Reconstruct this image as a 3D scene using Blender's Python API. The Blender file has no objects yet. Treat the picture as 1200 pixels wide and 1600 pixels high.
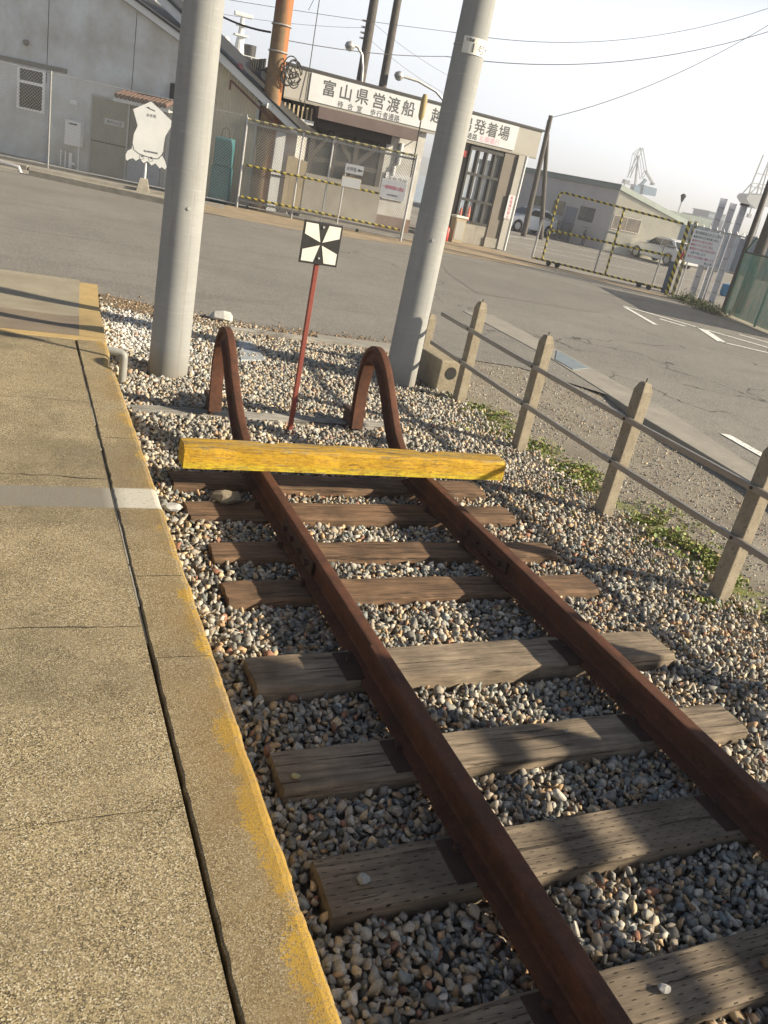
import bpy, bmesh, math, random
import numpy as np
from mathutils import Vector, Matrix, noise as mnoise
random.seed(7); rng = np.random.default_rng(7)
scene = bpy.context.scene
COL = scene.collection
R = math.radians

# ------------------------------------------------------------------ camera
CAMP = (-1.981, 0.0, 1.974)
yaw, pitch, roll, fpx = 0.472105, -0.393608, 0.214051, 1277.34
cy, sy, cp, sp = math.cos(yaw), math.sin(yaw), math.cos(pitch), math.sin(pitch)
fw = Vector((sy*cp, cy*cp, sp)); rt = Vector((cy, -sy, 0)); up = rt.cross(fw)
r2 = rt*math.cos(roll) + up*math.sin(roll); u2 = -rt*math.sin(roll) + up*math.cos(roll)
cam = bpy.data.cameras.new("camera"); camo = bpy.data.objects.new("camera", cam); COL.objects.link(camo)
mw = Matrix((r2, u2, -fw)).transposed().to_4x4(); mw.translation = Vector(CAMP); camo.matrix_world = mw
cam.sensor_fit = 'VERTICAL'; cam.sensor_height = 24.0; cam.sensor_width = 18.0
cam.lens = fpx/1600*24; cam.clip_start = 0.05; cam.clip_end = 6000
scene.camera = camo

# ------------------------------------------------------------------ light
SUN_AZ, SUN_EL = R(119.0), R(25.6)       # azimuth clockwise from +Y
w = bpy.data.worlds.new("World"); scene.world = w; w.use_nodes = True
nt = w.node_tree; nt.nodes.clear()
sky = nt.nodes.new('ShaderNodeTexSky'); sky.sky_type = 'NISHITA'; sky.sun_disc = False
sky.sun_elevation = SUN_EL; sky.sun_rotation = SUN_AZ
sky.air_density = 1.0; sky.dust_density = 1.5; sky.ozone_density = 1.0
bg = nt.nodes.new('ShaderNodeBackground'); bg.inputs['Strength'].default_value = 0.045
wo = nt.nodes.new('ShaderNodeOutputWorld')
# bright sea haze low in the sky, fading out well above the rooftops
hzb = nt.nodes.new('ShaderNodeBackground'); hzb.inputs['Color'].default_value = (0.85, 0.89, 0.96, 1); hzb.inputs['Strength'].default_value = 0.60
tcw = nt.nodes.new('ShaderNodeTexCoord'); spw = nt.nodes.new('ShaderNodeSeparateXYZ'); nt.links.new(tcw.outputs['Generated'], spw.inputs[0])
mrw = nt.nodes.new('ShaderNodeMapRange'); mrw.interpolation_type = 'SMOOTHSTEP'
mrw.inputs[1].default_value = 0.16; mrw.inputs[2].default_value = 0.30; mrw.inputs[3].default_value = 0.85; mrw.inputs[4].default_value = 0.0
nt.links.new(spw.outputs[2], mrw.inputs[0]); mxw = nt.nodes.new('ShaderNodeMixShader')
dtw = nt.nodes.new('ShaderNodeVectorMath'); dtw.operation = 'DOT_PRODUCT'; nt.links.new(tcw.outputs['Generated'], dtw.inputs[0]); dtw.inputs[1].default_value = (math.sin(SUN_AZ), math.cos(SUN_AZ), 0)
mrs = nt.nodes.new('ShaderNodeMapRange'); nt.links.new(dtw.outputs['Value'], mrs.inputs[0]); mrs.inputs[1].default_value = -.5; mrs.inputs[2].default_value = .6; mrs.inputs[3].default_value = .56; mrs.inputs[4].default_value = .96
nt.links.new(mrs.outputs[0], hzb.inputs['Strength'])
nt.links.new(sky.outputs[0], bg.inputs[0]); nt.links.new(mrw.outputs[0], mxw.inputs[0]); nt.links.new(bg.outputs[0], mxw.inputs[1]); nt.links.new(hzb.outputs[0], mxw.inputs[2])
nt.links.new(mxw.outputs[0], wo.inputs[0])
sl = bpy.data.lights.new("sun", 'SUN'); sl.energy = 5.0; sl.angle = R(1.0); sl.color = (1.0, 0.87, 0.66)
slo = bpy.data.objects.new("sun", sl); COL.objects.link(slo)
sdir = Vector((math.sin(SUN_AZ)*math.cos(SUN_EL), math.cos(SUN_AZ)*math.cos(SUN_EL), math.sin(SUN_EL)))
slo.rotation_euler = sdir.to_track_quat('Z', 'Y').to_euler()
scene.view_settings.view_transform = 'Standard'; scene.view_settings.look = 'None'
scene.view_settings.exposure = 1.02; scene.view_settings.gamma = 1.0
scene.view_settings.use_curve_mapping = False

# ------------------------------------------------------------------ materials
def nodes_of(name):
    m = bpy.data.materials.new(name); m.use_nodes = True; t = m.node_tree; t.nodes.clear()
    o = t.nodes.new('ShaderNodeOutputMaterial'); b = t.nodes.new('ShaderNodeBsdfPrincipled')
    t.links.new(b.outputs[0], o.inputs[0]); return m, t, b
class NB:
    def __init__(s, t): s.t = t; s.co = t.nodes.new('ShaderNodeTexCoord').outputs['Object']
    def n(s, k, **kw):
        x = s.t.nodes.new(k)
        for a, b in kw.items(): setattr(x, a, b)
        return x
    def lk(s, a, b): s.t.links.new(a, b)
    def val(s, sock, v):
        if hasattr(v, 'node'): s.lk(v, sock)
        else: sock.default_value = v
    def mapping(s, sc, loc=(0,0,0), rot=(0,0,0)):
        m = s.n('ShaderNodeMapping'); s.lk(s.co, m.inputs[0]); m.inputs['Scale'].default_value = sc
        m.inputs['Location'].default_value = loc; m.inputs['Rotation'].default_value = rot; return m.outputs[0]
    def noise(s, scale, detail=5, rough=.6, vec=None, dist=0):
        x = s.n('ShaderNodeTexNoise'); s.lk(vec or s.co, x.inputs['Vector'])
        x.inputs['Scale'].default_value = scale; x.inputs['Detail'].default_value = detail
        x.inputs['Roughness'].default_value = rough; x.inputs['Distortion'].default_value = dist; return x.outputs[0]
    def voro(s, scale, feature='F1', vec=None, out='Distance', rnd=1):
        x = s.n('ShaderNodeTexVoronoi', feature=feature); s.lk(vec or s.co, x.inputs['Vector'])
        x.inputs['Scale'].default_value = scale; x.inputs['Randomness'].default_value = rnd; return x.outputs[out]
    def math(s, op, a, b=0.0, c=0.0):
        x = s.n('ShaderNodeMath', operation=op); s.val(x.inputs[0], a); s.val(x.inputs[1], b)
        if len(x.inputs) > 2: s.val(x.inputs[2], c)
        return x.outputs[0]
    def ramp(s, f, a, b, lo=0., hi=1.):
        x = s.n('ShaderNodeMapRange'); s.lk(f, x.inputs[0]); x.inputs[1].default_value = a; x.inputs[2].default_value = b
        x.inputs[3].default_value = lo; x.inputs[4].default_value = hi; return x.outputs[0]
    def mix(s, f, a, b, mode='MIX'):
        x = s.n('ShaderNodeMix', data_type='RGBA', blend_type=mode); s.val(x.inputs[0], f)
        for i, v in ((6, a), (7, b)):
            if hasattr(v, 'node'): s.lk(v, x.inputs[i])
            else: x.inputs[i].default_value = (*v[:3], 1)
        return x.outputs[2]
    def sep(s, v=None):
        x = s.n('ShaderNodeSeparateXYZ'); s.lk(v or s.co, x.inputs[0]); return x.outputs
    def bump(s, h, strength, dist=.01):
        x = s.n('ShaderNodeBump'); s.lk(h, x.inputs['Height']); x.inputs['Strength'].default_value = strength
        x.inputs['Distance'].default_value = dist; return x.outputs[0]

def M(name, c, rough=.8, c2=None, scale=6., lo=.35, hi=.65, metal=0., bump=0., bscale=60., bdist=.004, speck=None, sscale=120, spec=.5, stretch=None):
    m, t, b = nodes_of(name); n = NB(t)
    vec = n.mapping(stretch) if stretch else None
    c2 = c2 or tuple(x*.72 for x in c)
    f = n.ramp(n.noise(scale, 6, .65, vec), lo, hi)
    col = n.mix(f, c, c2)
    if speck:
        g = n.ramp(n.noise(sscale, 3, .6), .55, .7)
        col = n.mix(g, col, speck)
    n.lk(col, b.inputs['Base Color']); b.inputs['Roughness'].default_value = rough; b.inputs['Metallic'].default_value = metal
    b.inputs['Specular IOR Level'].default_value = spec
    if bump: n.lk(n.bump(n.noise(bscale, 6, .65, vec), bump, bdist), b.inputs['Normal'])
    return m

def mat_exposed(name, paint=True):      # exposed-aggregate platform concrete
    m, t, b = nodes_of(name); n = NB(t)
    cell = n.voro(300, 'F1', out='Color'); cd = n.voro(300, 'F1')
    sc = n.sep(cell)
    agg = n.mix(n.ramp(sc[0], 0, 1), (.080,.062,.035), (.50,.405,.235))
    agg = n.mix(n.ramp(sc[1], .86, .92), agg, (.66,.60,.46)); agg = n.mix(n.ramp(sc[2], .82, .9), agg, (.055,.048,.04))
    big = n.noise(1.7, 5, .6); mid = n.noise(9, 5, .65); st_ = n.noise(.75, 6, .7, n.mapping((1,1,1), (7,3,0)))
    col = n.mix(n.ramp(big, .40, .66, 0, .5), agg, (.13,.10,.06))
    col = n.mix(n.ramp(mid, .38, .7, 0, .4), col, (.36,.30,.19))
    col = n.mix(n.ramp(st_, .50, .62, 0, .42), col, (.10,.085,.06)); col = n.mix(n.ramp(n.noise(4.2, 6, .75), .60, .72, 0, .35), col, (.52,.46,.34))
    xyz = n.sep()
    if paint:
        pn = n.noise(95, 5, .75); pb = n.noise(7, 5, .65)
        topm = n.ramp(xyz[2], .228, .238)
        edge = n.math('MULTIPLY', n.ramp(xyz[0], -1.41, -1.33), topm)
        yw = n.math('MULTIPLY', n.ramp(xyz[1], 2.5, 1.75), n.ramp(xyz[1], .3, 1.0))
        yw2 = n.math('MAXIMUM', yw, n.math('MULTIPLY', n.ramp(n.noise(1.3, 2, .5), .5, .62), .6))
        mask = n.math('ADD', n.math('ADD', n.math('MULTIPLY', edge, .30), n.math('MULTIPLY', pb, .75)), n.math('MULTIPLY', pn, .80))
        mask = n.math('MULTIPLY', n.ramp(n.math('ADD', mask, n.math('MULTIPLY', yw2, .13)), 1.12, 1.16), n.ramp(xyz[0], -1.46, -1.38))
        mask = n.math('MULTIPLY', mask, topm)
        col = n.mix(n.math('MULTIPLY', mask, n.ramp(sc[0], .1, .45, .25, 1.)), col, (.56,.345,.03))
        rim = n.math('MULTIPLY', n.math('MULTIPLY', n.ramp(xyz[0], -1.300, -1.290), n.ramp(pn, .40, .50)), n.ramp(xyz[2], .236, .24))
        col = n.mix(n.math('MULTIPLY', rim, .6), col, (.42,.27,.05))
        col = n.mix(n.math('MULTIPLY', n.ramp(xyz[0], -1.512, -1.50), n.ramp(xyz[1], 4.2, 2.0, 0, .34)), col, (.15,.105,.055))
        # rusty ochre stain
        col = n.mix(n.math('MULTIPLY', n.math('MULTIPLY', n.ramp(xyz[0], -1.56, -1.34), topm), n.ramp(n.noise(2.3, 4, .6), .36, .62, 0, .55)), col, (.23,.145,.05))
    # painted stripe across platform
    a = n.ramp(xyz[1], 3.675, 3.69); c_ = n.ramp(xyz[1], 3.925, 3.905); wn = n.ramp(n.noise(70, 5, .8), .30, .48)
    st = n.math('MULTIPLY', n.math('MULTIPLY', a, c_), n.math('MULTIPLY', wn, .92))
    sc2 = n.mix(n.ramp(xyz[0], -1.56, -1.44), (.20,.19,.165), (.52,.50,.44))
    col = n.mix(st, col, sc2)
    n.lk(col, b.inputs['Base Color']); b.inputs['Roughness'].default_value = .9; b.inputs['Specular IOR Level'].default_value = .25
    h = n.math('ADD', cd, n.math('MULTIPLY', n.noise(40, 4, .6), .5))
    n.lk(n.bump(h, .30, .002), b.inputs['Normal'])
    return m

def mat_asphalt(name, c=(.175,.16,.14), c2=(.125,.116,.105), cracks=True, speck=(.30,.28,.25)):
    m, t, b = nodes_of(name); n = NB(t)
    col = n.mix(n.ramp(n.noise(.45, 6, .65), .38, .62), c, c2); col = n.mix(n.ramp(n.noise(.8, 3, .5, n.mapping((.25,2.2,1), (3,1,0), (0,0,.5))), .56, .68, 0, .45), col, tuple(x*.72 for x in c2))
    col = n.mix(n.ramp(n.noise(3.5, 5, .7), .4, .75, 0, .5), col, tuple(x*.8 for x in c2))
    g = n.voro(150, out='Color'); sg = n.sep(g)
    col = n.mix(n.ramp(sg[0], .72, .95), col, speck); col = n.mix(n.ramp(sg[1], .75, .95, 0, .8), col, (.06,.055,.05))
    if cracks:
        v = n.n('ShaderNodeVectorMath', operation='ADD'); n.lk(n.co, v.inputs[0])
        x = n.n('ShaderNodeTexNoise'); n.lk(n.co, x.inputs['Vector']); x.inputs['Scale'].default_value = 1.1; x.inputs['Detail'].default_value = 6
        sub = n.n('ShaderNodeVectorMath', operation='SCALE'); n.lk(x.outputs['Color'], sub.inputs[0]); sub.inputs['Scale'].default_value = 1.1
        n.lk(sub.outputs[0], v.inputs[1])
        d = n.voro(.33, 'DISTANCE_TO_EDGE', vec=v.outputs[0])
        mask = n.math('MULTIPLY', n.ramp(d, .0065, .002), n.ramp(n.noise(.7, 3, .5), .42, .55))
        xyz = n.sep(); mask = n.math('MULTIPLY', mask, n.ramp(xyz[0], 3.5, 5.5))
        col = n.mix(mask, col, (.035,.032,.03))
    n.lk(col, b.inputs['Base Color']); b.inputs['Roughness'].default_value = .88; b.inputs['Specular IOR Level'].default_value = .35
    n.lk(n.bump(n.noise(160, 3, .7), .35, .004), b.inputs['Normal'])
    return m

def mat_wood(name, c, c2, dark, scale=1., rnd=True, incise=False, paint=None):
    m, t, b = nodes_of(name); n = NB(t)
    oi = n.n('ShaderNodeObjectInfo')
    loc = n.n('ShaderNodeVectorMath', operation='ADD'); n.lk(n.co, loc.inputs[0])
    cmb = n.n('ShaderNodeCombineXYZ'); n.lk(n.math('MULTIPLY', oi.outputs['Random'], 17.), cmb.inputs[0]); n.lk(cmb.outputs[0], loc.inputs[1])
    mp = n.n('ShaderNodeMapping'); n.lk(loc.outputs[0], mp.inputs[0]); mp.inputs['Scale'].default_value = (2.2, 26, 26)
    grain = n.noise(1.6*scale, 8, .7, mp.outputs[0], .6)
    blot = n.noise(3.0, 4, .6, loc.outputs[0])
    col = n.mix(n.ramp(grain, .38, .62), tuple(x*1.1 for x in c), tuple(x*.8 for x in c2)); col = n.mix(n.ramp(blot, .42, .66, 0, .75), col, tuple(x*.5 for x in c2))
    mp2 = n.n('ShaderNodeMapping'); n.lk(loc.outputs[0], mp2.inputs[0]); mp2.inputs['Scale'].default_value = (1.1, 34, 34)
    cr = n.ramp(n.noise(1.3, 6, .7, mp2.outputs[0]), .575, .64)
    col = n.mix(n.math('MULTIPLY', cr, .85), col, dark)
    h = n.math('SUBTRACT', grain, n.math('MULTIPLY', cr, .8))
    if incise:
        xyz = n.sep()
        row = n.math('FLOOR', n.math('DIVIDE', xyz[1], .021)); odd = n.math('MODULO', n.math('ABSOLUTE', row), 2.)
        fx = n.math('FRACT', n.math('ADD', n.math('DIVIDE', n.math('ADD', xyz[0], 10.), .062), n.math('MULTIPLY', odd, .5)))
        fy = n.math('FRACT', n.math('ADD', n.math('DIVIDE', xyz[1], .021), 100.))
        k = n.math('MULTIPLY', n.math('MULTIPLY', n.math('LESS_THAN', fx, .27), n.math('LESS_THAN', fy, .13)), n.math('GREATER_THAN', xyz[2], -.012))
        col = n.mix(k, col, (.03,.024,.02)); h = n.math('SUBTRACT', h, k)
    if paint:
        xyz = n.sep(); wn = n.noise(1.9, 7, .75, mp.outputs[0]); w2 = n.noise(30, 7, .85, n.mapping((.55,1,1)))
        top = n.ramp(xyz[2], .108, .130)
        k = n.math('SUBTRACT', n.math('ADD', n.math('MULTIPLY', wn, .55), n.math('MULTIPLY', w2, .55)), n.math('MULTIPLY', top, .05))
        pc = n.mix(n.ramp(xyz[2], .055, .01, 0, .8), paint, (.62,.52,.03))
        pc = n.mix(n.ramp(w2, .46, .60, 0, .85), pc, (.30,.165,.03))
        crk = n.ramp(n.noise(3.2, 6, .75, mp.outputs[0], .8), .56, .62); pc = n.mix(n.math('MULTIPLY', crk, .8), pc, (.12,.06,.02))
        col = n.mix(n.ramp(k, .44, .52), col, pc)
        wt = n.math('MULTIPLY', n.math('MULTIPLY', n.ramp(n.noise(26, 5, .7, n.mapping((1,1,6))), .56, .66), .7), n.ramp(xyz[2], .13, .08))
        col = n.mix(wt, col, (.16,.075,.03))
    n.lk(col, b.inputs['Base Color']); b.inputs['Roughness'].default_value = .85; b.inputs['Specular IOR Level'].default_value = .3
    n.lk(n.bump(h, .8, .006), b.inputs['Normal'])
    return m

def mat_attr(name, attr, rough=.75, nscale=90, amount=.35, bump=.3, trans=0., sheen=.35):
    m, t, b = nodes_of(name); n = NB(t)
    a = n.n('ShaderNodeAttribute', attribute_name=attr)
    f = n.ramp(n.noise(nscale, 5, .7), .3, .7, 1-amount, 1+amount*.6)
    x = n.n('ShaderNodeMix', data_type='RGBA', blend_type='MULTIPLY'); x.inputs[0].default_value = 1
    n.lk(a.outputs['Color'], x.inputs[6]); cb = n.n('ShaderNodeCombineXYZ')
    for i in range(3): n.lk(f, cb.inputs[i])
    n.lk(cb.outputs[0], x.inputs[7]); n.lk(x.outputs[2], b.inputs['Base Color'])
    b.inputs['Roughness'].default_value = rough; b.inputs['Specular IOR Level'].default_value = sheen
    if bump: n.lk(n.bump(n.noise(nscale*2, 4, .7), bump, .002), b.inputs['Normal'])
    return m

def mat_stripes(name, a, b_, period=.12, ax=(1,0,1), rough=.55):
    m, t, b = nodes_of(name); n = NB(t); s = n.sep()
    v = n.math('ADD', n.math('MULTIPLY', s[0], ax[0]), n.math('MULTIPLY', s[2], ax[2]))
    f = n.math('GREATER_THAN', n.math('FRACT', n.math('ADD', n.math('DIVIDE', v, period), 50.)), .5)
    wear = n.ramp(n.noise(30, 5, .7), .62, .7)
    col = n.mix(f, a, b_); col = n.mix(wear, col, (.30,.27,.22))
    n.lk(col, b.inputs['Base Color']); b.inputs['Roughness'].default_value = rough; return m

def mat_glass(name, tint=(.8,.85,.88), alpha=.35, rough=.05):
    m, t, b = nodes_of(name); b.inputs['Base Color'].default_value = (*tint, 1); b.inputs['Roughness'].default_value = rough
    b.inputs['Alpha'].default_value = alpha; return m

def mat_corr(name, c, c2, pitch=.09, axis=0, rough=.5):      # ribbed sheet cladding with soft grime
    m, t, b = nodes_of(name); n = NB(t)
    col = n.mix(n.ramp(n.noise(1.5, 5, .6), .35, .7), c, c2)
    col = n.mix(n.ramp(n.noise(3, 4, .7, n.mapping((5,5,.4))), .5, .75, 0, .4), col, tuple(x*.65 for x in c2))
    n.lk(col, b.inputs['Base Color']); b.inputs['Roughness'].default_value = rough; return m

PLAT = mat_exposed("platform_aggregate"); 
ASPH = mat_asphalt("asphalt_road", (.235,.222,.20), (.175,.167,.152), True, (.38,.36,.325)); ASPH2 = mat_asphalt("asphalt_patch", (.222,.21,.19), (.175,.167,.153), False)
LOT = mat_asphalt("asphalt_lot", (.29,.27,.245), (.23,.215,.195), False)
DIRT = M("packed_dirt", (.27,.245,.20), .95, (.18,.155,.12), 5, .3, .7, bump=.8, bscale=50, bdist=.012, speck=(.32,.29,.25), sscale=90)
BED = M("ballast_bed", (.17,.15,.12), .95, (.12,.10,.08), 12, bump=.6, bscale=80)
APRON = M("sandy_apron", (.34,.26,.165), .95, (.21,.165,.115), 1.4, .35, .65, bump=.3, speck=(.42,.36,.27), sscale=60)
CONC = M("concrete", (.33,.31,.27), .9, (.235,.22,.19), 3, .3, .7, bump=.3, bscale=120, bdist=.003, speck=(.18,.165,.145), sscale=70)
CONCP = M("concrete_post", (.33,.285,.21), .9, (.22,.185,.13), 9, .3, .7, bump=.4, bscale=150, bdist=.003, speck=(.15,.13,.10), sscale=45)
KERB = M("kerb_concrete", (.36,.33,.27), .9, (.25,.225,.18), 4, bump=.3, speck=(.16,.14,.12), sscale=60)
def mat_pole():
    m, t, b = nodes_of("spun_concrete"); n = NB(t)
    col = n.mix(n.ramp(n.noise(1.1, 5, .6), .3, .7), (.33,.335,.325), (.235,.245,.245))
    ring = n.noise(2.2, 6, .75, n.mapping((2.2,2.2,26)), .4)
    col = n.mix(n.ramp(ring, .5, .72, 0, .45), col, (.23,.235,.235)); col = n.mix(n.ramp(ring, .42, .30, 0, .45), col, (.42,.42,.40))
    col = n.mix(n.ramp(n.noise(60, 3, .6), .68, .74, 0, .6), col, (.16,.15,.14))
    xyz = n.sep(); an = n.math('ARCTAN2', xyz[1], xyz[0])
    seam = n.math('MULTIPLY', n.ramp(n.math('ABSOLUTE', n.math('ADD', an, 1.25)), .03, .012), n.ramp(n.noise(9, 4, .6), .35, .6)); col = n.mix(n.math('MULTIPLY', seam, .55), col, (.17,.165,.155))
    dirt = n.math('MULTIPLY', n.ramp(n.math('ADD', xyz[2], n.math('MULTIPLY', n.noise(6, 4, .6), .25)), .36, .08), .6); col = n.mix(dirt, col, (.20,.17,.13))
    st = n.ramp(n.noise(3.2, 5, .65, n.mapping((5,5,.35))), .56, .70, 0, .5); col = n.mix(st, col, (.24,.22,.19))
    n.lk(col, b.inputs['Base Color']); b.inputs['Roughness'].default_value = .85
    n.lk(n.bump(ring, .25, .004), b.inputs['Normal']); return m
POLEM = mat_pole()
def mat_rust(name, c, c2, c3, rough=.6, sp=.4):
    m, t, b = nodes_of(name); n = NB(t)
    col = n.mix(n.ramp(n.noise(7, 6, .7), .35, .65), c, c2); col = n.mix(n.ramp(n.noise(40, 7, .8), .52, .70, 0, .6), col, c3)
    col = n.mix(n.ramp(n.noise(3, 6, .7, n.mapping((9,.6,9))), .56, .68, 0, .5), col, tuple(x*.45 for x in c2))
    n.lk(col, b.inputs['Base Color']); b.inputs['Roughness'].default_value = rough; b.inputs['Specular IOR Level'].default_value = sp
    n.lk(n.bump(n.math('ADD', n.noise(180, 4, .7), n.noise(45, 5, .7)), .35, .0025), b.inputs['Normal']); return m
RUST = mat_rust("rusty_steel", (.120,.048,.028), (.060,.029,.019), (.19,.078,.036), .75, .25)
RUST2 = mat_rust("rusty_fittings", (.06,.030,.022), (.04,.022,.017), (.09,.04,.025), .75)
SLP_G = mat_wood("sleeper_weathered", (.32,.255,.185), (.215,.17,.125), (.035,.028,.022))
SLP_I = mat_wood("sleeper_incised", (.27,.215,.155), (.195,.155,.115), (.05,.04,.032), incise=True)
SLP_R = mat_wood("sleeper_reddish", (.24,.145,.085), (.135,.09,.06), (.03,.022,.018))
SLP_S = mat_wood("sleeper_silver", (.42,.40,.36), (.30,.285,.26), (.07,.065,.06))
BEAM = mat_wood("painted_beam", (.30,.24,.14), (.20,.16,.09), (.05,.035,.02), paint=(.56,.335,.02))
STONE = mat_attr("gravel_stone", "tint", .8, 70, .35, .35)
LEAF = mat_attr("weed_leaf", "tint", .6, 30, .2, 0)
REDP = mat_rust("red_paint", (.27,.065,.045), (.20,.05,.038), (.17,.06,.04), .6)
BLACK = M("black_enamel", (.018,.018,.018), .45, (.03,.03,.028), 20)
WHITEP = M("white_enamel", (.74,.74,.68), .5, (.62,.61,.55), 8)
SIGNW = M("white_sign_sheet", (.56,.58,.60), .5, (.50,.515,.53), 3)
DKG = M("sign_lettering", (.055,.06,.065), .6, (.07,.075,.08), 10)
REDL = M("red_lettering", (.55,.05,.10), .6, (.48,.06,.10), 10)
PINKL = M("faded_pink_lettering", (.62,.30,.38), .6, (.58,.33,.40), 10)
GALV = M("galvanised_steel", (.50,.50,.49), .45, (.38,.38,.38), 14, metal=.35)
GALVD = M("dull_galvanised_steel", (.30,.31,.31), .6, (.22,.22,.22), 14)
ALU = M("weathered_aluminium", (.30,.285,.26), .45, (.24,.22,.20), 12, metal=.45, stretch=(1,.5,8))
PVC = M("grey_pvc", (.30,.30,.28), .5, (.24,.24,.22), 9)
WALLG = M("stained_render", (.66,.68,.69), .9, (.46,.45,.41), .75, .38, .66, bump=.15, speck=(.55,.57,.58), sscale=3.2)
WALLC = M("cream_cladding", (.62,.57,.43), .6, (.50,.46,.36), 1.2)
FASC = M("beige_fascia", (.36,.35,.32), .7, (.33,.315,.28), 2)
BROWN = M("maroon_awning", (.105,.075,.072), .7, (.085,.06,.058), 3)
DARKW = M("dark_stained_timber", (.028,.020,.017), .7, (.018,.013,.011), 6)
DARKM = M("dark_metal", (.025,.025,.026), .5, (.035,.034,.032), 8)
REND = M("light_render", (.50,.495,.475), .85, (.38,.37,.34), 2)
PILLAR = M("taupe_panel", (.17,.15,.125), .7, (.15,.13,.11), 2)
YB = mat_stripes("hazard_stripes", (.56,.46,.07), (.05,.045,.035), .20)
YBF = mat_stripes("faded_hazard_stripes", (.42,.39,.19), (.12,.11,.09), .24)
GLASS = mat_glass("clear_pane", (.75,.8,.82), .10, .2)
DGLASS = M("dark_pane", (.02,.025,.027), .08, (.035,.04,.042), 3, spec=.6)
ROOFG = M("grey_green_roof", (.22,.26,.245), .6, (.18,.215,.205), 2)
TILE = M("brown_clay_tile", (.18,.10,.075), .7, (.11,.07,.055), 9)
ORUST = mat_rust("orange_rust", (.23,.155,.075), (.15,.10,.06), (.26,.12,.05), .7)
_n = NB(ORUST.node_tree); _b = [x for x in ORUST.node_tree.nodes if x.type == 'BSDF_PRINCIPLED'][0]; _c = _b.inputs['Base Color'].links[0].from_socket
_s = _n.sep(); _f = _n.math('ADD', _n.math('MULTIPLY', _s[0], 1.1), _n.math('MULTIPLY', _n.noise(1.2, 5, .6, _n.mapping((3,3,.5))), .9))
_c = _n.mix(_n.ramp(_f, .46, .56), _c, (.33,.125,.04)); _c = _n.mix(_n.ramp(_n.noise(.8, 4, .6, _n.mapping((3,3,.7), (5,2,1))), .58, .66, 0, .8), _c, (.24,.05,.03)); _n.lk(_c, _b.inputs['Base Color'])
DPOLE = M("dark_creosote_pole", (.10,.09,.08), .85, (.07,.062,.055), 6)
TEAL = M("teal_sheet", (.05,.19,.21), .6, (.035,.13,.15), 4)
BOARD = M("beige_board", (.42,.35,.23), .75, (.33,.27,.18), 3)
SILVER = M("silver_car_paint", (.70,.73,.76), .28, (.68,.71,.74), 2, metal=.15)
SILVER2 = M("pale_silver_car_paint", (.66,.67,.67), .3, (.63,.64,.64), 2, metal=.15)
TYRE = M("tyre_rubber", (.02,.02,.02), .8, (.03,.03,.03), 30)
ORANGE = M("orange_plastic", (.62,.11,.03), .5, (.52,.09,.03), 6)
BLUEC = M("crane_blue", (.07,.15,.24), .6, (.06,.12,.20), .3)
CGREY = M("crane_grey", (.20,.21,.22), .6, (.16,.17,.18), .3)
BLUEG = M("blue_grey_steel", (.13,.17,.24), .6, (.10,.13,.19), .4)
WHITEF = M("white_ship_paint", (.70,.71,.70), .5, (.60,.61,.60), 1)
LAV = M("galvanised_channel", (.82,.82,.86), .5, (.74,.74,.79), 3)
BRIGHTW = M("bright_white_paint", (.88,.88,.88), .45, (.82,.82,.82), 3)
PAINT = None
def mat_roadpaint():
    m, t, b = nodes_of("worn_road_paint"); n = NB(t)
    k = n.ramp(n.noise(14, 6, .75), .52, .62)
    n.lk(n.mix(k, (.78,.78,.75), (.25,.24,.22)), b.inputs['Base Color']); b.inputs['Roughness'].default_value = .8; return m
PAINT = mat_roadpaint()
def mat_greenmesh():
    m, t, b = nodes_of("green_windbreak"); n = NB(t)
    col = n.mix(n.ramp(n.noise(1.6, 5, .65, n.mapping((1.6,1.6,.7))), .35, .68), (.10,.34,.26), (.40,.40,.26))
    col = n.mix(n.ramp(n.noise(3.2, 4, .6, n.mapping((3,3,.6))), .5, .7, 0, .6), col, (.48,.56,.48))
    n.lk(col, b.inputs['Base Color']); b.inputs['Roughness'].default_value = .7
    b.inputs['Alpha'].default_value = .78; return m
GMESH = mat_greenmesh()
YELK = M("faded_yellow_kerb", (.50,.36,.15), .9, (.38,.27,.12), 7, .3, .7, bump=.2, speck=(.28,.20,.10), sscale=80)
RAMPM = M("ramp_concrete", (.35,.315,.24), .92, (.25,.215,.15), 2.2, .3, .7, bump=.5, bscale=160, bdist=.003, speck=(.19,.16,.12), sscale=110)
RAMPD = M("ramp_concrete_dark", (.24,.19,.135), .92, (.17,.135,.095), 3, .3, .7, bump=.5, bscale=160, bdist=.003, speck=(.32,.27,.2), sscale=110)
GAPM = M("joint_filler", (.02,.017,.012), .95, (.035,.03,.02), 40)
WIRE = M("black_cable", (.02,.02,.02), .6, (.03,.03,.03), 20)
CWIRE = M("chain_link_wire", (.42,.42,.40), .5, (.36,.36,.34), 20, metal=.3)

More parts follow.
